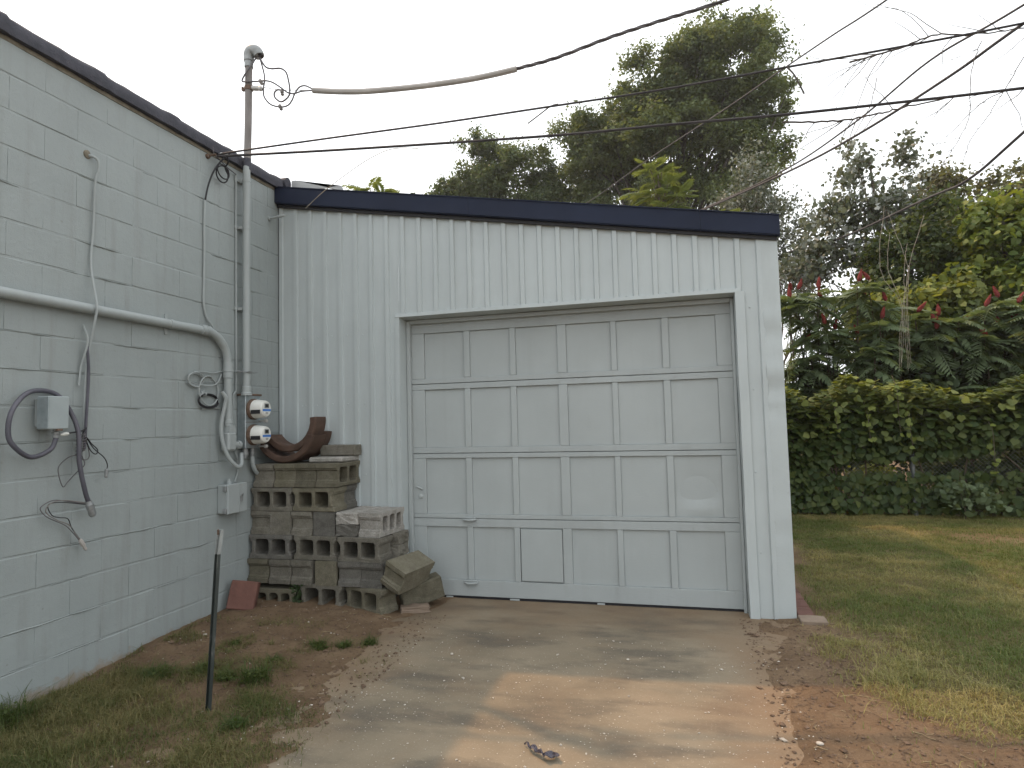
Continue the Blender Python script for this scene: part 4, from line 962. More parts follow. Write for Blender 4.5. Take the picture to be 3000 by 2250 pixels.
tag(put('clay_ring_segment', arc_mesh(.285, zt_ + .292, .288, .234, 208, 347, -.345, -.135, 1), M_clay), 'lower curved brown clay segment cradled on the top row of blocks', 'clay segment', G_)
tag(put('clay_ring_segment', arc_mesh(.318, zt_ + .355, .262, .206, 214, 366, -.335, -.165, 2), M_clay), 'upper curved brown clay segment tilted up to the right', 'clay segment', G_)
tag(put('clay_ring_segment', arc_mesh(.270, zt_ + .295, .290, .236, 215, 352, -.128, -.030, 3), M_clay), 'rear curved clay segment, its end poking out behind the others', 'clay segment', G_)
# red paver leaning at the wall foot
rp = solid_mesh('red_paver', .205, .215, .085, 91, .0012, .007, 2)
o = put('red_paver', rp, M_redpaver, loc=(.142, -.66, .095), rot=(math.radians(-16), math.radians(8), math.radians(22)))
tag(o, 'red clay paver leaning against the wall at the foot of the stack', 'paver')
# brick edging along the garage side
for k in range(14):
    yb = -.065 + .2075 * k
    L_, y_ = (.205, yb + .10)
    lab = ('tan edging brick at the front corner of the garage', 'first red edging brick behind the tan corner brick', 'second red edging brick behind the tan corner brick')
    if k == 0: o = put('edging_brick', solid_mesh('edging_brick', .175, .07, .15, 100, .0015, .005, 1), M_tanbrick, loc=(4.335, -.075, -.062)); tag(o, lab[0], 'brick', 'edging bricks along the garage')
    else:
        wv = .115 - .001 * k
        o = put('edging_brick', solid_mesh('edging_brick', wv, .06, .198, 100 + k, .0015, .005, 1), M_redpaver, loc=(4.31, .02 + .205 * (k - 1) + .09, -.060)) if k < 5 else None
        if o: tag(o, ('first', 'second', 'third', 'fourth')[k - 1] + ' red edging brick behind the tan corner brick of the garage', 'brick', 'edging bricks along the garage')

# ------------------------------------------------------------------ steel post
post = thing('steel_post', 'dark steel post with grey overspray on its top, leaning in bare soil', 'post', (1.064, -2.10, -.09))
def uprof(a, b_, w=.017, d=.015, t_=.004):
    A, B = Vector(a), Vector(b_)
    pr_ = [(-w, 0), (-w + t_ * 1.4, -d), (-w + t_ * 2.2, -d), (-w * .45, -t_), (w * .45, -t_), (w - t_ * 2.2, -d), (w - t_ * 1.4, -d), (w, 0), (w * .5, t_ * .8), (-w * .5, t_ * .8)]
    return MB().prism(pr_, lambda p_, q: A + Vector((p_ * .97 + q * .2, q * .97 - p_ * .2, 0)), lambda p_, q: B + Vector((p_ * .97 + q * .2, q * .97 - p_ * .2, 0)))
uprof((1.060, -2.10, -.16), (1.1225, -2.10, .742)).obj('dark_shaft', M_postg, post)
uprof((1.1227, -2.10, .7425), (1.142, -2.10, .868), .0168).obj('painted_top', M_postgrey, post)
MB().box(1.127, 1.136, -2.118, -2.110, .845, .872, .001).obj('rusty_tip', M_rust, post)

# scrap, stones, clods
sc_ = []
pl = MB(); ang = np.linspace(0, 2 * math.pi, 15)[:-1]
path = spline([(2.765, -2.10, -.058), (2.80, -2.135, -.052), (2.845, -2.165, -.05), (2.875, -2.19, -.048), (2.925, -2.165, -.056)], 5); v = []
for i, p_ in enumerate(path):
    w_ = .012 + .018 * float(vnoise(i * .9, 3.1, 4)); 
    for s_ in (-1, -.3, .4, 1): v.append((p_[0] + s_ * w_ * .6 + random.uniform(-.003, .003), p_[1] - s_ * w_, p_[2] + .012 * math.sin(i * 1.3 + s_ * 2) * (1 - abs(s_) * .5) + .004 + random.uniform(-.003, .004)))
pl.add(v, [(i * 4 + j, i * 4 + j + 1, i * 4 + j + 5, i * 4 + j + 4) for i in range(len(path) - 1) for j in range(3)])
o = pl.obj('plastic_scrap', M_plastic); o.modifiers.new('thick', 'SOLIDIFY').thickness = .003
tag(o, 'crumpled dark plastic scrap lying on the driveway near the camera', 'litter')
def lumps(name, n, fn, size, mat, seed):
    r = np.random.default_rng(seed); V = []
    base = np.array([(0, 0, 1), (.9, 0, .25), (0, .9, .2), (-.9, 0, .22), (0, -.9, .25), (.5, .5, -.4), (-.5, .5, -.4), (-.5, -.5, -.4), (.5, -.5, -.4)]) * 1.0
    F = [(0, 1, 2), (0, 2, 3), (0, 3, 4), (0, 4, 1), (1, 5, 2), (2, 6, 3), (3, 7, 4), (4, 8, 1)]
    out = []
    while len(out) < n:
        x, y, ok = fn(r)
        if ok: out.append((x, y))
    out = np.array(out); z = gz(out[:, 0], out[:, 1])
    drive = (out[:, 0] > 1.5) & (out[:, 0] < 3.95); z = np.where(drive, np.maximum(z, -.0685), z)
    tris = []
    for (x, y), zz_ in zip(out, z):
        s_ = size * math.exp(r.normal(0, .45)); a = r.uniform(0, 6.28); ca, sa = math.cos(a), math.sin(a)
        b_ = base * (1 + r.normal(0, .22, base.shape)) * s_ * np.array([1, r.uniform(.5, 1), r.uniform(.35, .75)])
        q = np.stack([b_[:, 0] * ca - b_[:, 1] * sa + x, b_[:, 0] * sa + b_[:, 1] * ca + y, b_[:, 2] + zz_ + s_ * .15], -1)
        tris.append(q[np.array(F)])
    return tag(put(name, polys(name, np.concatenate(tris)), mat), kind='stuff')
def f_left(r):
    x, y = r.uniform(.05, 1.75), r.uniform(-2.9, -.35); return x, y, r.uniform() < .9 * float(1 - lawn_density(x, y)) and not (x < 1.45 and y > -.5)
def f_right(r):
    x, y = r.uniform(3.85, 4.9), r.uniform(-2.6, .1); return x, y, r.uniform() < float(1 - lawn_density(x, y)) and not (y > -.03)
tag(lumps('soil_crumbs', 1900, f_left, .0065, M_clod, 1), 'dark soil crumbs scattered over the sand left of driveway', 'soil')
tag(lumps('soil_crumbs', 1500, f_right, .0075, M_clod, 2), 'dark soil crumbs scattered over the sand right of driveway', 'soil')
tag(lumps('gravel_specks', 900, lambda r: (r.uniform(1.7, 4.1), r.uniform(-3.0, -.6), True), .0034, M_stone, 3), 'pale grit scattered over the concrete driveway', 'gravel')
tag(lumps('gravel_specks', 160, f_left, .005, M_stone, 4), 'pale grit scattered over the sand left of driveway', 'gravel')
for k, (x, y, s_, lab) in enumerate(((4.03, -1.84, .013, 'small pale pebble on sand at right edge of driveway'), (.30, -1.25, .012, 'tiny pale stone on sand near the foot of the block wall'))):
    bm = bmesh.new(); bmesh.ops.create_icosphere(bm, subdivisions=2, radius=s_)
    for v_ in bm.verts: v_.co = Vector((v_.co.x * 1.3, v_.co.y * .9, v_.co.z * .6)) * (1 + random.uniform(-.08, .08))
    me = bpy.data.meshes.new('pebble'); bm.to_mesh(me); bm.free()
    tag(put('pebble', me, M_stone, loc=(x, y, float(gz(x, y)) + s_ * .4)), lab, 'stone')

# ------------------------------------------------------------------ vegetation
def unit(v): return v / np.maximum(np.linalg.norm(v, axis=-1, keepdims=True), 1e-9)
SHAPES = {
    'oval': np.array([(0, 0), (.30, .25), (.34, .55), (0, 1.0), (-.34, .55), (-.30, .25)]),
    'maple': np.array([(0, 0), (.30, .10), (.55, .38), (.30, .52), (.28, .80), (0, 1.0), (-.28, .80), (-.30, .52), (-.55, .38), (-.30, .10)]),
    'grape': np.array([(0, .08), (.22, -.06), (.46, .10), (.52, .42), (.34, .62), (0, 1.0), (-.34, .62), (-.52, .42), (-.46, .10), (-.22, -.06)]),
    'quad': np.array([(0, 0), (.36, .42), (0, 1.0), (-.36, .42)]),
}
def leaves(c, nrm, size, shape, rng, curl=.18, droop=None):
    """c (n,3) leaf bases, nrm (n,3) leaf normals -> (n,k,3)"""
    n = len(c); T = SHAPES[shape]; r = unit(rng.normal(0, 1, (n, 3)))
    if droop is not None: r = unit(r + np.array([0, 0, -droop]))
    nrm = unit(nrm); b_ = unit(r - nrm * (r * nrm).sum(1, keepdims=True)); a = np.cross(b_, nrm)
    s = np.broadcast_to(np.asarray(size), (n,))[:, None, None]
    tx = T[:, 0][None, :, None]; ty = T[:, 1][None, :, None]
    z = curl * ((ty - .4) ** 2 * 1.0 + np.abs(tx) * .6)
    return c[:, None] + s * (tx * a[:, None] + (ty - .3) * b_[:, None] - z * nrm[:, None])

def clumps_in(env, n, rng, shell=.45, mega=0.0):
    if mega > 0:        # clumps gather on bough ends, leaving gaps between the boughs
        m_, d_, k_ = clumps_in(env, max(n // 4, 4), rng, shell); j = rng.integers(0, len(m_), n)
        off = unit(rng.normal(0, 1, (n, 3))) * (rng.uniform(0, 1, n) ** .45)[:, None] * mega * np.array([1, 1, .75])
        return m_[j] + off, unit(off), j
    w = np.array([e[3] * e[4] * e[5] for e in env]) ** .75; w /= w.sum(); k = rng.choice(len(env), n, p=w)
    E = np.array(env); d = unit(rng.normal(0, 1, (n, 3))); r = (shell + (1 - shell) * rng.uniform(0, 1, n)) ** .6
    return E[k, :3] + d * r[:, None] * E[k, 3:6], d, k

def crown(env, nclump, per, crad, lsize, shape, rng, up=.6, flat=.7, shell=.4, droop=None, curl=.18, mega=0.0):
    cc, d, k = clumps_in(env, nclump, rng, shell, mega)
    rad = crad * np.exp(rng.normal(0, .3, nclump)); idx = np.repeat(np.arange(nclump), per)
    off = rng.normal(0, .5, (len(idx), 3)) * rad[idx][:, None] * np.array([1, 1, flat])
    p = cc[idx] + off
    nrm = unit(unit(off) * .5 + rng.normal(0, .55, off.shape) + np.array([0, 0, up]))
    tone = np.clip(rng.normal(.45, .20, nclump)[idx] + rng.normal(0, .14, len(idx)), 0, 1)
    return leaves(p, nrm, lsize * np.exp(rng.normal(0, .22, len(idx))), shape, rng, curl, droop), tone, cc

def limbs(base, top, cc, rng, r0, nb=26, lean=None):
    """tapered trunk with curved limbs that end in the leaf clumps"""
    mb = MB(); base = np.array(base, float); top = np.array(top, float)
    mid = [(base + (top - base) * s + (rng.normal(0, .03, 3) * np.linalg.norm(top - base) * np.array([1, 1, .2]) if 0 < s < 1 else 0)) for s in (0, .25, .5, .75, 1)]
    tr = spline(mid, 5); mb.tube(tr, np.linspace(r0, r0 * .25, len(tr)), 9)
    sel = rng.choice(len(cc), min(nb, len(cc)), replace=False)
    for i in sel:
        e = cc[i]; s = np.clip(((e[2] - base[2]) / max(top[2] - base[2], .1)) * .75 - .1 + rng.uniform(-.1, .1), .12, .97); k = int(s * (len(tr) - 1)); a = tr[k]
        q = a + (e - a) * .5 + np.array([0, 0, -.08 * np.linalg.norm(e - a)]) + rng.normal(0, .05, 3) * np.linalg.norm(e - a)
        br = spline([a, q, e], 4); rr0 = r0 * (1 - s * .75) * .45; mb.tube(br, np.linspace(rr0, max(rr0 * .12, .004), len(br)), 6, cap=False)
    return mb

def tree(name, label, cat, base, top, env, nclump, per, crad, lsize, shape, mat, seed, r0=.25, nb=26, bark=None, group=None, **k):
    rng = np.random.default_rng(seed)
    t_ = thing(name, label, cat, base, group)
    V, tone, cc = crown(env, nclump, per, crad, lsize, shape, rng, **k)
    limbs(base, top, cc, rng, r0, nb).obj('trunk', bark or M_bark, t_, smooth=True)
    tag(put('crown', polys('crown', V, tone), mat, t_), kind='stuff')
    return t_

TG = 'trees behind the garage'
tree('shade_tree', 'big dark green shade tree towering behind the garage roof', 'tree', (4.2, 25, -.12), (4.4, 25, 17.5),
     [(6.5, 25, 17.4, 1.9, 2.0, 2.7), (7.4, 25, 15.6, 1.2, 1.5, 1.9), (4.5, 25, 17.2, 1.6, 2, 2.6), (2.7, 25, 16.6, 1.3, 1.8, 2.0), (1.6, 25, 15.2, 1.3, 1.6, 1.8), (0.1, 25, 14.3, 1.5, 1.8, 1.9),
      (-.9, 25, 13.3, 1.0, 1.3, 1.6), (-.4, 25, 11.6, 1.0, 1.2, 1.3), (3.6, 25, 13.6, 3.0, 2.8, 2.4), (6.9, 25, 13.4, 1.6, 1.8, 1.8), (4.6, 25, 10.6, 2.6, 2.4, 2.2), (.9, 25, 11.3, 1.5, 1.5, 1.6), (2.2, 25, 9.4, 1.8, 1.8, 1.6), (6.6, 25, 11.0, 1.0, 1.3, 1.3)],
     1400, 165, .48, .14, 'quad', L_oak, 21, .42, 90, group=TG, mega=.95, shell=.45)
tree('shade_tree', 'medium tree with pointed tufts behind the roof, left of the big tree', 'tree', (-4.6, 25, -.12), (-4.8, 25, 14.5),
     [(-5.7, 25, 14.0, 1.1, 1.4, 2.1), (-7.2, 25, 12.9, 1.0, 1.2, 1.6), (-3.9, 25, 13.3, 1.0, 1.3, 1.9), (-2.7, 25, 13.2, .75, 1, 1.9), (-5.0, 25, 11.2, 2.8, 1.8, 2.0), (-2.0, 25, 11.2, 1.1, 1.2, 1.4), (-7.9, 25, 11.4, .7, 1, 1.2)],
     700, 150, .40, .13, 'quad', L_med, 22, .28, 60, group=TG, mega=.8, shell=.3)
tree('distant_tree', 'tiny tip of a far tree just above the roof fascia', 'tree', (-9.8, 26, -.12), (-9.8, 26, 13.6), [(-9.8, 26, 13.2, .5, .5, .8), (-9.8, 26, 11.5, 1.2, 1, 1.4)], 34, 120, .35, .15, 'quad', L_med, 23, .14, 10, group=TG)
tree('silver_poplar', 'pale silvery poplar behind the right end of the garage roof', 'tree', (5.9, 14, -.12), (5.9, 14, 8.8),
     [(5.75, 14, 8.3, .55, .7, .9), (5.5, 14, 7.2, .75, .8, .9), (6.3, 14, 7.0, .7, .8, .9), (7.0, 14, 6.6, .55, .6, .8), (6.9, 14, 5.4, .8, .8, .9), (5.7, 14, 5.9, 1.0, .9, .8), (7.2, 14, 4.4, .8, .8, .7)],
     330, 40, .30, .085, 'quad', L_pop, 24, .10, 36, up=.2, bark=M_stem, shell=.2)
tree('silver_poplar', 'sparse silvery poplar with fluttering pale leaves right of the garage', 'tree', (7.7, 10, -.12), (7.7, 10, 6.9),
     [(7.40, 10, 6.75, .40, .45, .75), (8.40, 10, 6.65, .28, .35, .75), (7.0, 10, 5.7, .55, .55, .6), (7.9, 10, 5.8, .7, .6, .6), (6.7, 10, 5.0, .55, .5, .45), (7.5, 10, 4.9, .9, .7, .5), (8.5, 10, 5.3, .5, .6, .7), (6.2, 10, 4.5, .5, .5, .35)],
     330, 22, .26, .085, 'maple', L_pop, 25, .08, 46, up=.15, bark=M_stem, shell=.15)
tree('olive_tree', 'olive green broadleaf tree at the far right edge', 'tree', (14.2, 18, -.12), (14.2, 18, 8.6),
     [(14.1, 18, 8.1, 1.3, 1.2, 1.1), (15.6, 18, 8.3, 1.2, 1.2, 1.2), (13.2, 18, 6.8, 1.4, 1.2, 1.1), (15, 18, 6.4, 2.0, 1.5, 1.2)], 230, 100, .42, .14, 'quad', L_far, 26, .2, 30)
tree('olive_tree', 'smaller rounded olive tree left of the far right one', 'tree', (12.0, 18, -.12), (12.0, 18, 8.6),
     [(11.9, 18, 8.5, .75, .8, .9), (11.8, 18, 7.0, 1.2, 1.0, 1.1), (12.6, 18, 6.0, 1.4, 1, 1)], 140, 90, .36, .13, 'quad', L_far, 27, .16, 20)
tree('vine_covered_tree', 'tree wrapped in bright green vine at the right edge of the yard', 'tree', (9.3, 8.2, -.12), (9.3, 8.2, 4.8),
     [(9.3, 8.2, 4.5, .7, .6, .8), (9.0, 8.0, 3.6, .8, .6, .7), (9.5, 8.0, 2.9, .8, .6, .7), (10.2, 8.4, 4.2, .8, .7, 1.1)], 210, 60, .22, .095, 'grape', L_vtop, 28, .12, 16, droop=.8)
tree('dark_tree', 'dark leafy tree between the poplar and the vine wrapped tree', 'tree', (8.1, 9.0, -.12), (8.2, 9.0, 5.0),
     [(8.1, 9.0, 4.3, .9, .8, .9), (8.7, 9.1, 5.0, .6, .6, .7), (7.6, 9.0, 3.6, .9, .7, .7), (8.8, 9.0, 3.6, .7, .7, .8)], 190, 55, .30, .095, 'oval', L_und, 29, .12, 24)
# dark understory behind the fence
for k, (x, y, h, w, lab) in enumerate(((4.0, 7.1, 2.2, 1.0, 'dark shrub behind the fence, half hidden by the garage corner'), (5.2, 6.9, 1.9, .9, 'dark shrub behind the fence, nearest the garage'), (6.4, 7.2, 2.3, 1.1, 'dark shrub behind the fence, left of the fence post'), (7.7, 7.0, 2.5, 1.2, 'dark shrub behind the fence, right of the fence post'), (9.0, 7.0, 2.4, 1.2, 'dark shrub behind the fence at the right edge'), (5.6, 9.6, 1.9, 1.3, 'farther dark shrub seen low behind the garage corner'), (10.4, 9.5, 3.0, 1.5, 'farther dark shrub beyond the right edge'))):
    tree('understory_shrub', lab, 'shrub', (x, y, -.12), (x, y, h * .8), [(x, y, h * .45, w, .8, h * .42), (x - w * .4, y, h * .7, w * .6, .6, h * .28), (x + w * .5, y + .2, h * .65, w * .6, .6, h * .3)], 90, 55, .26, .11, 'oval', L_und, 40 + k, .04, 16, bark=M_stem, group='dark shrubs behind the fence')
# far woods that close the view
rng = np.random.default_rng(70); V = []; T_ = []
for x in np.arange(-60, 90, 3.2):
    y = 62 + rng.normal(0, 6); h = rng.uniform(3.5, 5.5)
    a, tn, _ = crown([(x, y, h * .5, 2.6, 2, h * .5)], 26, 34, 1.1, .55, 'quad', rng); V.append(a); T_.append(tn)
tag(put('distant_woods', polys('distant_woods', np.concatenate(V), np.concatenate(T_)), L_med), 'low band of distant woods beyond the yard', 'woods', kind='stuff')

# compound-leaf shrubs: each frond is an object
def frond_mesh(name, L, pairs, lw, ll, droop, seed, mat):
    rng = np.random.default_rng(seed); V = []; tone = []
    def axis_pt(s): return np.array([0, L * s, -droop * L * s * s])
    for i in range(pairs * 2 + 1):
        if i == pairs * 2: s, side = 1.0, 0
        else: s, side = .16 + .84 * (i // 2) / pairs, (-1 if i % 2 else 1)
        b0 = axis_pt(s); k = ll * (.55 + .9 * math.sin(math.pi * min(1, .15 + s * .8))) * rng.uniform(.9, 1.1)
        d = np.array([side * .92, .38 if side else 1.0, -.22 - .25 * abs(side)]) + rng.normal(0, .07, 3); d = d / np.linalg.norm(d)
        w_ = np.cross(d, (0, 0, 1)); w_ = w_ / np.linalg.norm(w_) * lw * k / ll
        V.append([b0, b0 + d * k * .35 + w_, b0 + d * k + np.array([0, 0, -.12 * k]), b0 + d * k * .35 - w_ + np.array([0, 0, -.01])]); tone.append(np.clip(rng.normal(.45, .13), 0, 1))
    V = np.array(V); r = []
    pts = [axis_pt(s) for s in np.linspace(0, 1, 7)]
    for a, b_ in zip(pts[:-1], pts[1:]): r.append([a + (-.004, 0, 0), a + (.004, 0, 0), b_ + (.003, 0, 0), b_ + (-.003, 0, 0)])
    me = polys(name, np.concatenate([V, np.array(r)]), np.concatenate([np.array(tone), np.full(len(r), .7)])); me.materials.append(mat); return me
FS = [frond_mesh('leaf', .44, 10, .021, .115, .42 + .1 * k, 600 + k, L_sum) for k in range(5)]
FA = [frond_mesh('leaf', .62, 12, .024, .15, .35 + .12 * k, 620 + k, L_ail) for k in range(4)]
def rosette(parent, meshes, p, n, rng, sc=1.0, tilt=(.1, .6)):
    a0 = rng.uniform(0, 6.28)
    for i in range(n):
        o = put('leaf', meshes[int(rng.integers(len(meshes)))], None, parent, loc=(p[0], p[1], p[2] - rng.uniform(0, .10)),
                rot=(rng.uniform(*tilt), rng.normal(0, .15), a0 + i * 6.283 / n + rng.normal(0, .25)))
        s_ = sc * rng.uniform(.75, 1.15); o.scale = (s_, s_, s_)
def conemesh(seed):
    rng = np.random.default_rng(seed); bm = bmesh.new(); bmesh.ops.create_icosphere(bm, subdivisions=2, radius=1)
    for v in bm.verts:
        z = (v.co.z + 1) / 2; rad = .042 * (1.25 - z * .95) ; v.co = Vector((v.co.x * rad, v.co.y * rad, z * .21)) * (1 + rng.normal(0, .07)) + Vector((0, .02 * z, 0))
    me = bpy.data.meshes.new('fruit_cone'); bm.to_mesh(me); bm.free(); me.materials.append(M_cone); return me
CM = [conemesh(s) for s in range(4)]
cones = [(5.422, 3.506), (5.55, 3.521), (5.377, 3.346), (5.829, 3.474), (5.895, 3.348), (5.907, 2.864), (5.637, 2.599), (6.085, 2.789), (6.448, 3.545), (6.627, 3.571), (6.651, 3.37), (6.853, 3.197), (7.289, 2.985), (7.55, 2.798), (7.543, 2.682), (7.623, 2.908), (7.983, 2.808), (8.29, 3.015), (8.492, 3.152), (8.676, 3.025), (8.664, 2.838), (8.463, 2.686), (8.195, 2.528), (8.093, 2.459), (6.423, 2.672), (6.731, 2.89)]
groups_ = [(5.0, 5.75, 'sumac shrub with red cones growing right beside the garage corner'), (5.75, 6.3, 'sumac shrub with red cones, second from the garage corner'), (6.3, 7.0, 'tallest sumac shrub with red cones, under the silvery poplar'),
           (7.0, 8.05, 'broad sumac shrub with red cones in the middle of the thicket'), (8.05, 8.6, 'sumac shrub with red cones beside the vine wrapped tree'), (8.6, 9.2, 'sumac shrub with red cones at the right edge')]
rng = np.random.default_rng(81)
for a, b_, lab in groups_:
    mem = [c_ for c_ in cones if a <= c_[0] < b_]; bx = sum(c_[0] for c_ in mem) / len(mem)
    sh = thing('sumac_shrub', lab, 'shrub', (bx, 6.95, -.12), 'sumac shrubs with red cones'); st = MB()
    tips = [(x, 6.72 + rng.normal(0, .12), z, True) for x, z in mem]
    for q in range(6 if b_ - a < .8 else 9): tips.append((rng.uniform(a - .1, b_ + .1), 6.75 + rng.normal(0, .3), rng.uniform(1.7, min(z for _, z in mem) + .25), False))
    for x, y, z, cone in tips:
        p0 = np.array([bx + rng.normal(0, .12), 6.95, -.1]); p1 = np.array([x + rng.normal(0, .08), y + .15, z * .6]); p2 = np.array([x, y, z - .02])
        st.tube(spline([p0, (p0 + p1) / 2 + rng.normal(0, .05, 3), p1, p2], 4), np.linspace(.022, .009, 13), 6)
        rosette(sh, FS, (x, y, z - .03), 9, rng, 1.0, (-.15, .75))
        rosette(sh, FS, (x, y, z - .22), 4, rng, 1.05, (-.45, .3))
        if cone: put('fruit_cone', CM[int(rng.integers(4))], None, sh, loc=(x, y - .10, z + .03), rot=(rng.normal(.15, .4), rng.normal(0, .4), rng.uniform(0, 6)))
    st.obj('stem', M_stem, sh, smooth=True)
def ail(label, x, y, tips, seed, sc=1.0):
    rng = np.random.default_rng(seed); t_ = thing('tree_of_heaven', label, 'tree', (x, y, -.12)); mb = MB(); topz = max(q[2] for q in tips)
    mb.tube(spline([(x, y, -.12), (x + .05, y, topz * .5), (x, y, topz - .1)], 6), np.linspace(.06, .02, 13), 7)
    for q in tips:
        mb.tube(spline([(x, y, max(q[2] - .9, .5)), ((x + q[0]) / 2, (y + q[1]) / 2, q[2] - .35), q], 4), np.linspace(.02, .008, 9), 5)
        rosette(t_, FA, q, 8, rng, sc, (-.1, .8))
    mb.obj('trunk', M_stem, t_, smooth=True)
rng = np.random.default_rng(83)
T1 = [(3.0, 11, 7.75), (3.3, 11.1, 7.65), (3.45, 11, 7.3), (2.75, 11, 7.2), (3.1, 10.8, 7.0), (3.7, 11, 7.0), (2.5, 11.1, 6.7), (3.4, 10.7, 6.6), (2.9, 10.7, 6.4), (3.9, 11.0, 6.4), (2.2, 11, 6.2), (4.4, 11, 6.35), (3.2, 10.6, 6.05), (4.8, 11, 6.3), (1.9, 11, 6.3), (2.5, 10.8, 6.0), (3.75, 10.7, 6.0)]
ail('light green feathery tree of heaven before the big tree, above the fascia', 3.2, 11, T1, 84, .8)
ail('few feathery leaf tips showing above the fascia at the left', -2.2, 6.0, [(-2.55, 6, 5.98), (-2.25, 6.1, 6.08), (-1.95, 6, 5.93), (-2.4, 5.9, 5.75), (-1.8, 6, 5.7)], 85, .72)

# chain-link fence and the vine on it
FY = 5.0
fe = thing('chain_link_fence', 'chain-link fence mostly hidden under vine at the back of the lawn', 'fence', (6.6, FY, -.08))
for x in (4.3, 6.60, 8.9, 11.2):
    MB().tube([(x, FY, -.12), (x - .01, FY, 1.45)], .029, 12).obj('post', M_fence, fe, smooth=True)
MB().tube([(3.2, FY, 1.43), (11.5, FY, 1.43)], .021, 10).obj('top_rail', M_fence, fe, smooth=True)
ch = MB(); s_ = .055
for x in np.arange(3.0, 11.5, s_):
    for sg in (1, -1):
        a = (x, FY + .034 * 1 + .002 * sg, -.05); b_ = (x + sg * 1.45, FY + .034 + .002 * sg, 1.40)
        ch.tube([a, b_], .0017, 3, cap=False)
ch.obj('wire_mesh', M_fence, fe)
hv = thing('vine_hedge', 'thick grape vine smothering the fence, yellow green on top', 'vine', (6.6, FY, -.08))
rng = np.random.default_rng(91)
def hedge_points(n, rng, front=False):
    x = rng.uniform(3.3, 10.5, n)
    top = 1.70 + .20 * (fbm(x, x * 0, 1.1, 3, 61) - .5) * 2 + .16 * (fbm(x, x * 0 + 9, 4.5, 3, 62) - .5) * 2 + .10 * sstep(5.6, 6.0, x) * sstep(6.4, 6.0, x)
    low = .45 + .5 * fbm(x, x * 0 + 4, .9, 3, 63) - .35 * sstep(6.0, 5.0, x) + .1 * sstep(7, 8, x)
    u = rng.uniform(0, 1, n) ** .75; z = low + (top - low) * u
    thin = rng.uniform(0, 1, n) < .16; z = np.where(thin, rng.uniform(0, 1, n) * .55, z)
    th = .10 + .26 * np.clip((z - .4) / 1.0, 0, 1)
    y = FY - (th * (rng.uniform(.75, 1.15, n) if front else rng.uniform(-.8, 1.05, n)))
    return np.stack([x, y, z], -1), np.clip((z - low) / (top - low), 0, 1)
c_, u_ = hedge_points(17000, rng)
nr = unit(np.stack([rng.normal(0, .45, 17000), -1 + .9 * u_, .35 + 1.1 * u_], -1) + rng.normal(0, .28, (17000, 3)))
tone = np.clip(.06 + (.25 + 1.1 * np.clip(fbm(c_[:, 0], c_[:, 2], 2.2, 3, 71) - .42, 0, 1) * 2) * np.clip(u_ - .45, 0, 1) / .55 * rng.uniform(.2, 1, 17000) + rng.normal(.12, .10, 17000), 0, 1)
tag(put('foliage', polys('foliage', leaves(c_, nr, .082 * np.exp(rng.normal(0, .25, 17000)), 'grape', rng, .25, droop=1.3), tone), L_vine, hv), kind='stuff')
GL = []
for k in range(6):
    r2 = np.random.default_rng(700 + k); me = polys('leaf', leaves(np.zeros((1, 3)), np.array([[0, -1., .35]]), .10, 'grape', r2, .25, droop=3.0), np.array([[.08, .16, .26, .4, .6, .85][k]])); me.materials.append(L_vine); GL.append(me)
c_, u_ = hedge_points(300, np.random.default_rng(92), True)
for k in range(300):
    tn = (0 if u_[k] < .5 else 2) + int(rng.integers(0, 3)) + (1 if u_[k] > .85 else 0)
    put('leaf', GL[min(tn, 5)], None, hv, loc=c_[k] + np.array([0, -.02, 0]), rot=(rng.normal(-.25 * u_[k], .35), rng.normal(0, .5), rng.normal(0, .5)))
# hanging yellow shoots of the vine
sh = MB(); SV = []; 
for x, z0, z1 in ((5.95, 1.35, 1.0), (6.32, 1.7, 1.05), (6.45, 1.3, .95), (5.55, 1.45, 1.15), (7.4, 1.1, .55), (8.0, 1.2, .6)):
    pt = spline([(x, FY - .30, z0 + .2), (x + .02, FY - .40, z0), (x + .03, FY - .38, (z0 + z1) / 2), (x + .05, FY - .36, z1)], 5); sh.tube(pt, .004, 5)
    for p_ in pt[3:]:
        if rng.uniform() < .75: SV.append((p_[0] + rng.normal(0, .03), p_[1] + rng.normal(0, .02), p_[2] + rng.normal(0, .02)))
sh.obj('shoot', M_stem, hv, smooth=True); SV = np.array(SV)
tag(put('shoot_leaves', polys('shoot_leaves', leaves(SV, np.tile([[0, -.9, .5]], (len(SV), 1)) + rng.normal(0, .45, (len(SV), 3)), .068, 'grape', rng, .2, 1.5), np.clip(rng.normal(.75, .12, len(SV)), 0, 1)), L_vtop, hv), kind='stuff')
for k in range(14):
    x = rng.uniform(4.6, 10); MB().tube(spline([(x, FY + .05, -.08), (x + rng.normal(0, .1), FY, .5), (x + rng.normal(0, .15), FY - .05, 1.0), (x + rng.normal(0, .2), FY, 1.5)], 5), np.linspace(.014, .006, 16), 6).obj('stem', M_stem, hv, smooth=True)
tree('small_sumac', 'low leafy seedling at the fence foot, right of the post', 'plant', (7.1, 4.75, -.08), (7.1, 4.75, .35), [(7.05, 4.75, .28, .3, .2, .14), (7.35, 4.8, .22, .25, .2, .12)], 24, 22, .12, .085, 'oval', L_sum, 95, .008, 6, bark=M_stem)
tree('low_brush', 'dark tangled brush low behind the fence right of the post', 'plant', (8.2, 5.5, -.08), (8.2, 5.5, .7), [(7.2, 5.5, .4, .6, .25, .45), (8.2, 5.5, .45, .7, .25, .5), (9.2, 5.5, .45, .7, .25, .5), (10.1, 5.5, .45, .6, .25, .5)], 150, 45, .2, .075, 'oval', L_und, 98, .01, 16, bark=M_stem)
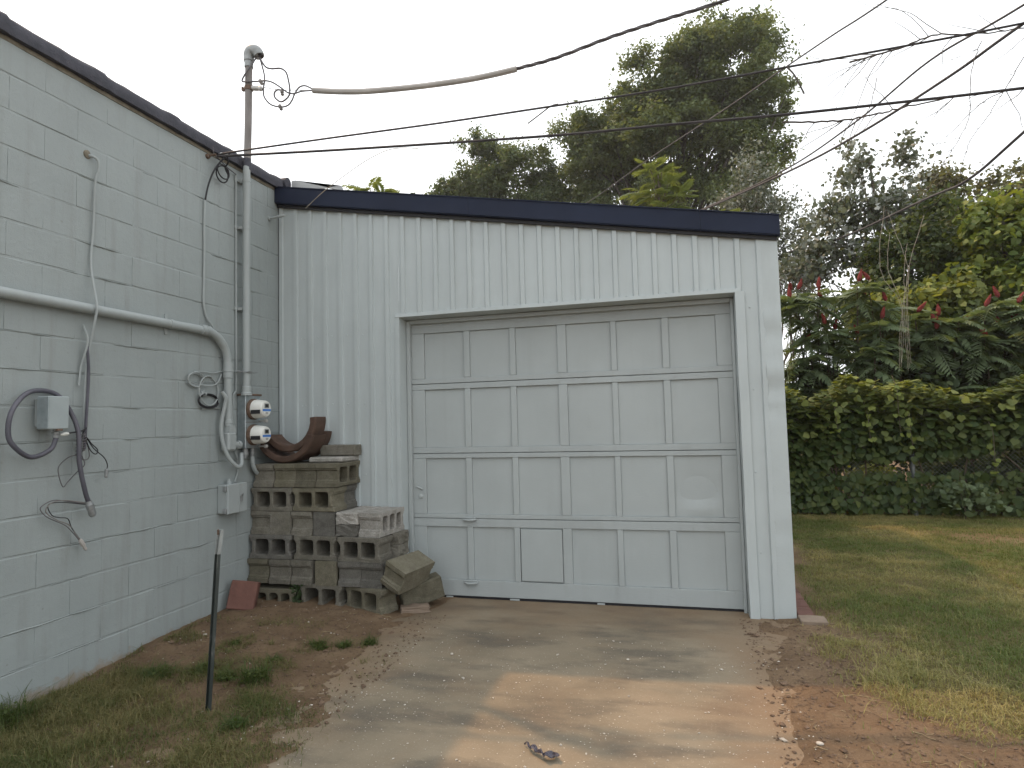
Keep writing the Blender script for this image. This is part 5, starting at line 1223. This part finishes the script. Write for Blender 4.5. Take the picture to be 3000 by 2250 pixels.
tree('low_weeds', 'pale green undergrowth at the fence foot left of the post', 'plant', (5.9, 5.25, -.08), (5.9, 5.25, .5), [(5.6, 5.3, .3, .5, .25, .3), (6.25, 5.3, .35, .35, .25, .3), (5.0, 5.3, .3, .45, .2, .3)], 80, 45, .16, .06, 'oval', L_vtop, 96, .008, 10, bark=M_stem)
for k, (x, y, z1, lab) in enumerate(((7.45, 5.45, .85, 'rust brown broken stem behind the fence, right of the post'),)):
    cable('rusty_stem', lab, 'stem', [(x, y, -.1), (x + .02, y, .3), (x + .05, y, z1)], .03, M_rust, 5, 7)

# ------------------------------------------------------------------ overhead lines and dead vine
cable('overhead_line', 'single overhead line rising steeply from behind the roof to top right', 'cable', [(-.5, 14.5, 7.75), (1.22, 11.927, 7.335), (3.08, 7.673, 6.586), (4.301, 4.884, 6.041), (4.93, 3.446, 5.788), (5.321, 2.553, 5.624), (5.638, 1.827, 5.476), (6.6, -.4, 5.1)], .0095, M_wire, 8)
cable('overhead_line', 'upper of two paired lines leaving the garage roof towards top right', 'cable', [(2.9, 10.2, 5.85), (4.025, 7.95, 5.525), (5.214, 5.572, 5.25), (5.927, 4.147, 5.286), (6.45, 3.1, 5.439), (6.931, 2.139, 5.37), (8.0, 0, 5.3)], .012, M_wire, 8)
cable('overhead_line', 'lower thicker of two paired lines leaving the garage roof towards top right', 'cable', [(2.9, 10.2, 5.80), (4.024, 7.952, 5.50), (5.264, 5.472, 5.19), (5.919, 4.161, 5.10), (6.548, 2.905, 5.12), (6.925, 2.15, 5.19), (8.0, 0, 5.35)], .016, M_wire, 8)
cable('overhead_line', 'thick twisted line slanting down across the right edge into the trees', 'cable', [(8.3, 1.2, 5.4), (7.807, 4.158, 4.866), (7.62, 5.3, 4.70), (7.444, 6.336, 4.799), (6.9, 9.5, 5.1), (6.386, 12.685, 5.677)], .019, M_wire, 8)
cable('dead_twig', 'thin bare twig hanging over the fascia at the left', 'twig', [(.346, -.10, 3.345), (.52, -.10, 3.47), (.763, -.1, 3.607), (.95, -.1, 3.70), (1.143, -.1, 3.762), (1.30, -.1, 3.762), (1.444, -.1, 3.735)], .0035, M_deadstem, 5, 5)
cable('dead_twig', 'short bare twig hooked on the upper telephone line', 'twig', [(2.516, -.616, 3.551), (2.60, -.61, 3.605), (2.686, -.60, 3.662), (2.74, -.595, 3.672)], .005, M_darkvine, 4, 5)
cable('dead_twig', 'short hanging twig where the steep line crosses the upper line', 'twig', [(4.29, -.45, 3.755), (4.33, -.45, 3.70), (4.36, -.45, 3.63), (4.39, -.45, 3.55)], .006, M_darkvine, 4, 5)
rng = np.random.default_rng(101)
def vine(label, pts, r, mat, nb, blen, seed, down=.6):
    rng = np.random.default_rng(seed); t_ = thing('dead_vine', label, 'vine', pts[0], 'dead vines on the overhead lines')
    p_ = spline(pts, 8); p_ = p_ + rng.normal(0, .003, p_.shape); MB().tube(p_, np.linspace(r, r * .5, len(p_)), 5).obj('main_stem', mat, t_, smooth=True)
    for k in range(nb):
        i = int(rng.integers(2, len(p_) - 1)); d = unit(rng.normal(0, 1, 3) * np.array([.6, .3, .5]) + np.array([-.8, 0, -down * .6])); L_ = blen * rng.uniform(.4, 1.6)
        q = [p_[i]]; 
        for s in range(4): d = unit(d + rng.normal(0, .17, 3)); q.append(q[-1] + d * L_ / 4)
        MB().tube(spline(q, 3), np.linspace(r * .45, r * .2, 13), 4).obj('twig', mat, t_, smooth=True)
vine('dead vine stem clinging to the upper telephone line near right edge', [(4.686, -.41, 3.738), (4.85, -.39, 3.77), (5.015, -.379, 3.80), (5.2, -.36, 3.86), (5.429, -.339, 3.835), (5.729, -.311, 3.84), (6.4, -.26, 3.92)], .007, M_darkvine, 20, .40, 1)
vine('dead vine stem clinging to the lower telephone line near right edge', [(4.246, -.451, 3.375), (4.564, -.421, 3.346), (4.8, -.40, 3.36), (4.991, -.381, 3.39), (5.351, -.347, 3.437), (5.703, -.313, 3.44), (6.3, -.27, 3.46)], .007, M_darkvine, 16, .35, 2)
vine('dead vine strands hanging from the paired lines at the right', [(6.70, 2.5, 5.25), (6.555, 2.4, 4.9), (6.50, 2.4, 4.4), (6.3, 2.4, 4.05), (6.05, 2.6, 3.6)], .005, M_darkvine, 14, .55, 3)
vine('dead vine strands hanging at the far right edge', [(7.1, 2.2, 5.2), (6.822, 2.2, 4.70), (6.6, 2.2, 4.35), (6.40, 2.2, 4.05), (6.3, 2.3, 3.6)], .005, M_darkvine, 14, .55, 4)
vine('thin dead vine strand hanging left of the paired lines', [(5.95, 3.3, 5.42), (5.80, 3.1, 5.0), (5.60, 3.0, 4.65), (5.42, 3.0, 4.3), (5.35, 3.0, 4.1)], .005, M_darkvine, 6, .35, 5)
pd = thing('dead_vine', 'pale dead vine stems dangling before the sumac above the fence', 'vine', (6.6, 5.4, 2.0), 'dead vines on the overhead lines')
for k in range(6):
    x0 = 6.62 + .05 * k; zt = (4.5, 4.1, 4.4, 3.9, 4.3, 3.4)[k]
    MB().tube(spline([(x0 + rng.normal(.05, .10), 5.5, zt), (x0 + rng.normal(.02, .08), 5.45, 3.55), (6.70 + .02 * k, 5.42, 3.0), (6.66 + .025 * k, 5.40, 2.5), (6.60 + .035 * k + rng.normal(0, .03), 5.38, 2.0 + .05 * (k % 3))], 7) + rng.normal(0, .004, (29, 3)), np.linspace(.0032, .002, 29), 5).obj('main_stem', M_deadstem, pd, smooth=True)
tree('vine_mound', 'mound of broad vine leaves rising behind the middle sumac', 'vine', (7.7, 7.6, -.12), (7.7, 7.6, 3.2),
     [(7.5, 7.6, 3.2, .6, .4, .45), (8.1, 7.6, 3.3, .5, .4, .5), (7.8, 7.6, 2.5, .9, .4, .6), (7.1, 7.6, 2.7, .5, .4, .5)], 150, 50, .2, .10, 'grape', L_vine, 97, .04, 8, bark=M_stem, droop=.9)

# ------------------------------------------------------------------ grass
def blades(n, sampler, hgt, wid, seed, lean=.9, tone=None):
    rng = np.random.default_rng(seed); P_ = []; got = 0
    while got < n:
        q = sampler(rng, n); P_.append(q); got += len(q)
    p = np.concatenate(P_)[:n]; z = gz(p[:, 0], p[:, 1]); b0 = np.column_stack([p, z - .004])
    a = rng.uniform(0, 6.28, n); h = hgt * np.exp(rng.normal(0, .35, n)) * (.45 + 1.1 * fbm(p[:, 0], p[:, 1], 4.5, 3, 14)); ln = rng.uniform(.1, lean, n) * h
    d = np.stack([np.cos(a), np.sin(a), np.zeros(n)], -1); w_ = np.stack([-np.sin(a), np.cos(a), np.zeros(n)], -1) * (wid * rng.uniform(.6, 1.3, n))[:, None]
    m_ = b0 + d * (ln * .35)[:, None] + np.array([0, 0, 1]) * (h * .62)[:, None]; t_ = b0 + d * ln[:, None] + np.array([0, 0, 1]) * (h * rng.uniform(.55, 1.0, n))[:, None]
    V = np.concatenate([np.stack([b0 - w_, b0 + w_, m_ + w_ * .8, m_ - w_ * .8], 1), np.stack([m_ - w_ * .8, m_ + w_ * .8, t_ + w_ * .15, t_ - w_ * .15], 1)])
    tn = tone(p, rng) if tone else np.clip(rng.normal(.4, .2, n), 0, 1)
    return V, np.concatenate([tn, tn])
def s_right(rng, n):
    d = rng.uniform(0, 1, n) ** 1.4
    x = rng.uniform(4.2, 10.0, n); y = -3.6 + 9.0 * d
    vis = x < 5.2 + (y + 4.0) * .75; k = vis & (rng.uniform(0, 1, n) < lawn_density(x, y) * .96 + .02); return np.stack([x, y], -1)[k]
def dry(p, rng):
    n_ = fbm(p[:, 0], p[:, 1], 1.5, 4, 55); return np.clip((n_ - .36) * 1.9 + (fbm(p[:, 0], p[:, 1], 6.0, 3, 58) - .5) * .9 + rng.normal(0, .15, len(p)) + (rng.uniform(0, 1, len(p)) < .12) * .35, 0, 1)
V, tn = blades(330000, s_right, .026, .0017, 201, 1.6, dry)
tag(put('grass', polys('grass', V, tn), L_grass), 'mown patchy lawn right of the garage', 'grass', kind='stuff')
def s_left(rng, n):
    x = rng.uniform(.02, 1.9, n); y = rng.uniform(-3.6, -.9, n); k = rng.uniform(0, 1, n) < lawn_density(x, y) * .95 + .004; return np.stack([x, y], -1)[k]
def dryl(p, rng): return np.clip((fbm(p[:, 0], p[:, 1], 2.0, 4, 57) - .30) * 1.15 + rng.normal(0, .17, len(p)) + (rng.uniform(0, 1, len(p)) < .10) * .4, 0, 1)
V, tn = blades(75000, s_left, .028, .0014, 202, 1.6, dryl)
tag(put('grass', polys('grass', V, tn), L_worn), 'thin worn grass at the lower left beside the block wall', 'grass', kind='stuff')
def s_dry(rng, n):
    x = rng.uniform(3.95, 5.3, n); y = rng.uniform(-3.2, -.4, n); e = np.abs(x - border(y) - .02); k = rng.uniform(0, 1, n) < .8 * np.exp(-(e / .14) ** 2) * sstep(.35, .6, fbm(x, y, 2.2, 3, 66)); return np.stack([x, y], -1)[k]
V, tn = blades(8000, s_dry, .036, .0013, 203, 1.9, lambda p, r: np.clip(r.normal(.72, .18, len(p)), 0, 1))
tag(put('dry_clippings', polys('dry_clippings', V, tn), L_grass), 'straw coloured dry clippings along the edge of the lawn', 'grass', kind='stuff')
# single weed tufts on the sand
tufts = [(1.072, -1.746, .10, 'tallest green weed tuft right of the steel post'), (1.153, -1.205, .055, 'green weed tuft on the sand near the driveway edge'), (1.424, -1.022, .045, 'small weed tuft at the driveway edge before the block stack'), (.884, -1.76, .06, 'low weed tuft directly behind the steel post'),
         (.45, -1.80, .075, 'dark green weed clump close to the block wall'), (.67, -1.70, .05, 'small weed tuft between wall and steel post'), (1.317, -2.205, .06, 'weed tuft on sand at lower left of the driveway'), (1.02, -1.48, .03, 'tiny weed sprig on sand behind the tallest tuft'), (.62, -1.35, .028, 'tiny weed sprig on bare sand near the wall'), (1.30, -1.14, .04, 'weed sprig between the two driveway edge tufts'), (.10, -2.44, .13, 'pointed blade weed at the wall foot, left edge')]
for k, (x, y, h, lab) in enumerate(tufts):
    n = int(80 + 2600 * h)
    V, tn = blades(n, lambda r, m: np.stack([x + r.normal(0, h * .6, m), y + r.normal(0, h * .5, m)], -1), h * .8, .0016, 300 + k, 2.2, lambda p, r: np.clip(r.normal(.3, .16, len(p)), 0, 1))
    rng = np.random.default_rng(340 + k); m_ = int(26 + 420 * h)
    c_ = np.stack([x + rng.normal(0, h * .4, m_), y + rng.normal(0, h * .4, m_)], -1); c_ = np.column_stack([c_, gz(c_[:, 0], c_[:, 1]) + rng.uniform(.004, h * .55, m_)])
    lf = leaves(c_, rng.normal(0, .4, (m_, 3)) + np.array([0, 0, 1]), .022, 'oval', rng)
    t_ = thing('weed_tuft', lab, 'weed', (x, y, float(gz(x, y))), 'weed tufts on the sand')
    put('blades', polys('blades', V, tn), L_weed, t_); put('broad_leaves', polys('broad_leaves', lf, np.clip(rng.normal(.3, .15, m_), 0, 1)), L_weed, t_)
rng = np.random.default_rng(350); n = 70; c_ = np.column_stack([.455 + rng.normal(0, .03, n), -.435 + rng.normal(0, .015, n), rng.uniform(.0, .14, n)])
iv = thing('creeper', 'small dark creeper growing between the bottom blocks of the stack', 'weed', (.455, -.43, -.02))
put('foliage', polys('foliage', leaves(c_, np.tile([[0, -1., .5]], (n, 1)) + rng.normal(0, .3, (n, 3)), .03, 'oval', rng), np.clip(rng.normal(.15, .1, n), 0, 1)), L_und, iv)

# twigs, dead stalks and roots lying on the sand
def litter(name, label, n, fn, seed, mat, L0=.045):
    r = np.random.default_rng(seed); mb = MB(); k = 0
    while k < n:
        x, y, ok = fn(r)
        if not ok: continue
        k += 1; a = r.uniform(0, 6.28); L_ = L0 * math.exp(r.normal(0, .5)); pts = []
        for q in np.linspace(-.5, .5, 4): pts.append((x + math.cos(a) * L_ * q + r.normal(0, L_ * .08), y + math.sin(a) * L_ * q + r.normal(0, L_ * .08)))
        z = gz(np.array([p_[0] for p_ in pts]), np.array([p_[1] for p_ in pts])); mb.tube([(p_[0], p_[1], zz_ + .003 + .004 * r.uniform()) for p_, zz_ in zip(pts, z)], r.uniform(.0008, .0022), 4)
    tag(mb.obj(name, mat), label, 'litter', kind='stuff')
litter('twig_litter', 'dark twigs and roots scattered on the sand left of driveway', 260, f_left, 401, M_clod)
litter('twig_litter', 'dark twigs and roots scattered on the sand right of driveway', 260, f_right, 402, M_clod)
litter('straw_litter', 'pale straw stalks scattered on the sand right of driveway', 150, f_right, 403, M_straw, .035)
litter('straw_litter', 'pale straw stalks scattered on the sand left of driveway', 90, f_left, 404, M_straw, .03)
def s_sparse(rng, n):
    x = rng.uniform(.05, 1.7, n); y = rng.uniform(-2.3, -.6, n); k = rng.uniform(0, 1, n) < .9 * sstep(.56, .68, fbm(x, y, 4.5, 3, 88)) * sstep(-.7, -1.3, y); return np.stack([x, y], -1)[k]
V, tn = blades(6000, s_sparse, .024, .0014, 205, 2.2, lambda p, r: np.clip(r.normal(.35, .2, len(p)), 0, 1))
tag(put('sparse_weeds', polys('sparse_weeds', V, tn), L_worn), 'sparse low weeds dotted over the bare sand', 'grass', kind='stuff')
# ------------------------------------------------------------------ hazy air
hz = MB().box(-90, 110, -60, 95, -1.2, 26.0).mesh('haze')
m = bpy.data.materials.new('smoky_haze'); m.use_nodes = True; t = m.node_tree; t.nodes.clear()
pv_ = N(t, 'ShaderNodeVolumePrincipled'); pv_.inputs['Density'].default_value = HAZE; pv_.inputs['Color'].default_value = (.93, .94, .95, 1); pv_.inputs['Anisotropy'].default_value = .3
mo = N(t, 'ShaderNodeOutputMaterial'); t.links.new(pv_.outputs[0], mo.inputs['Volume'])
tag(put('haze', hz, m), kind='stuff')
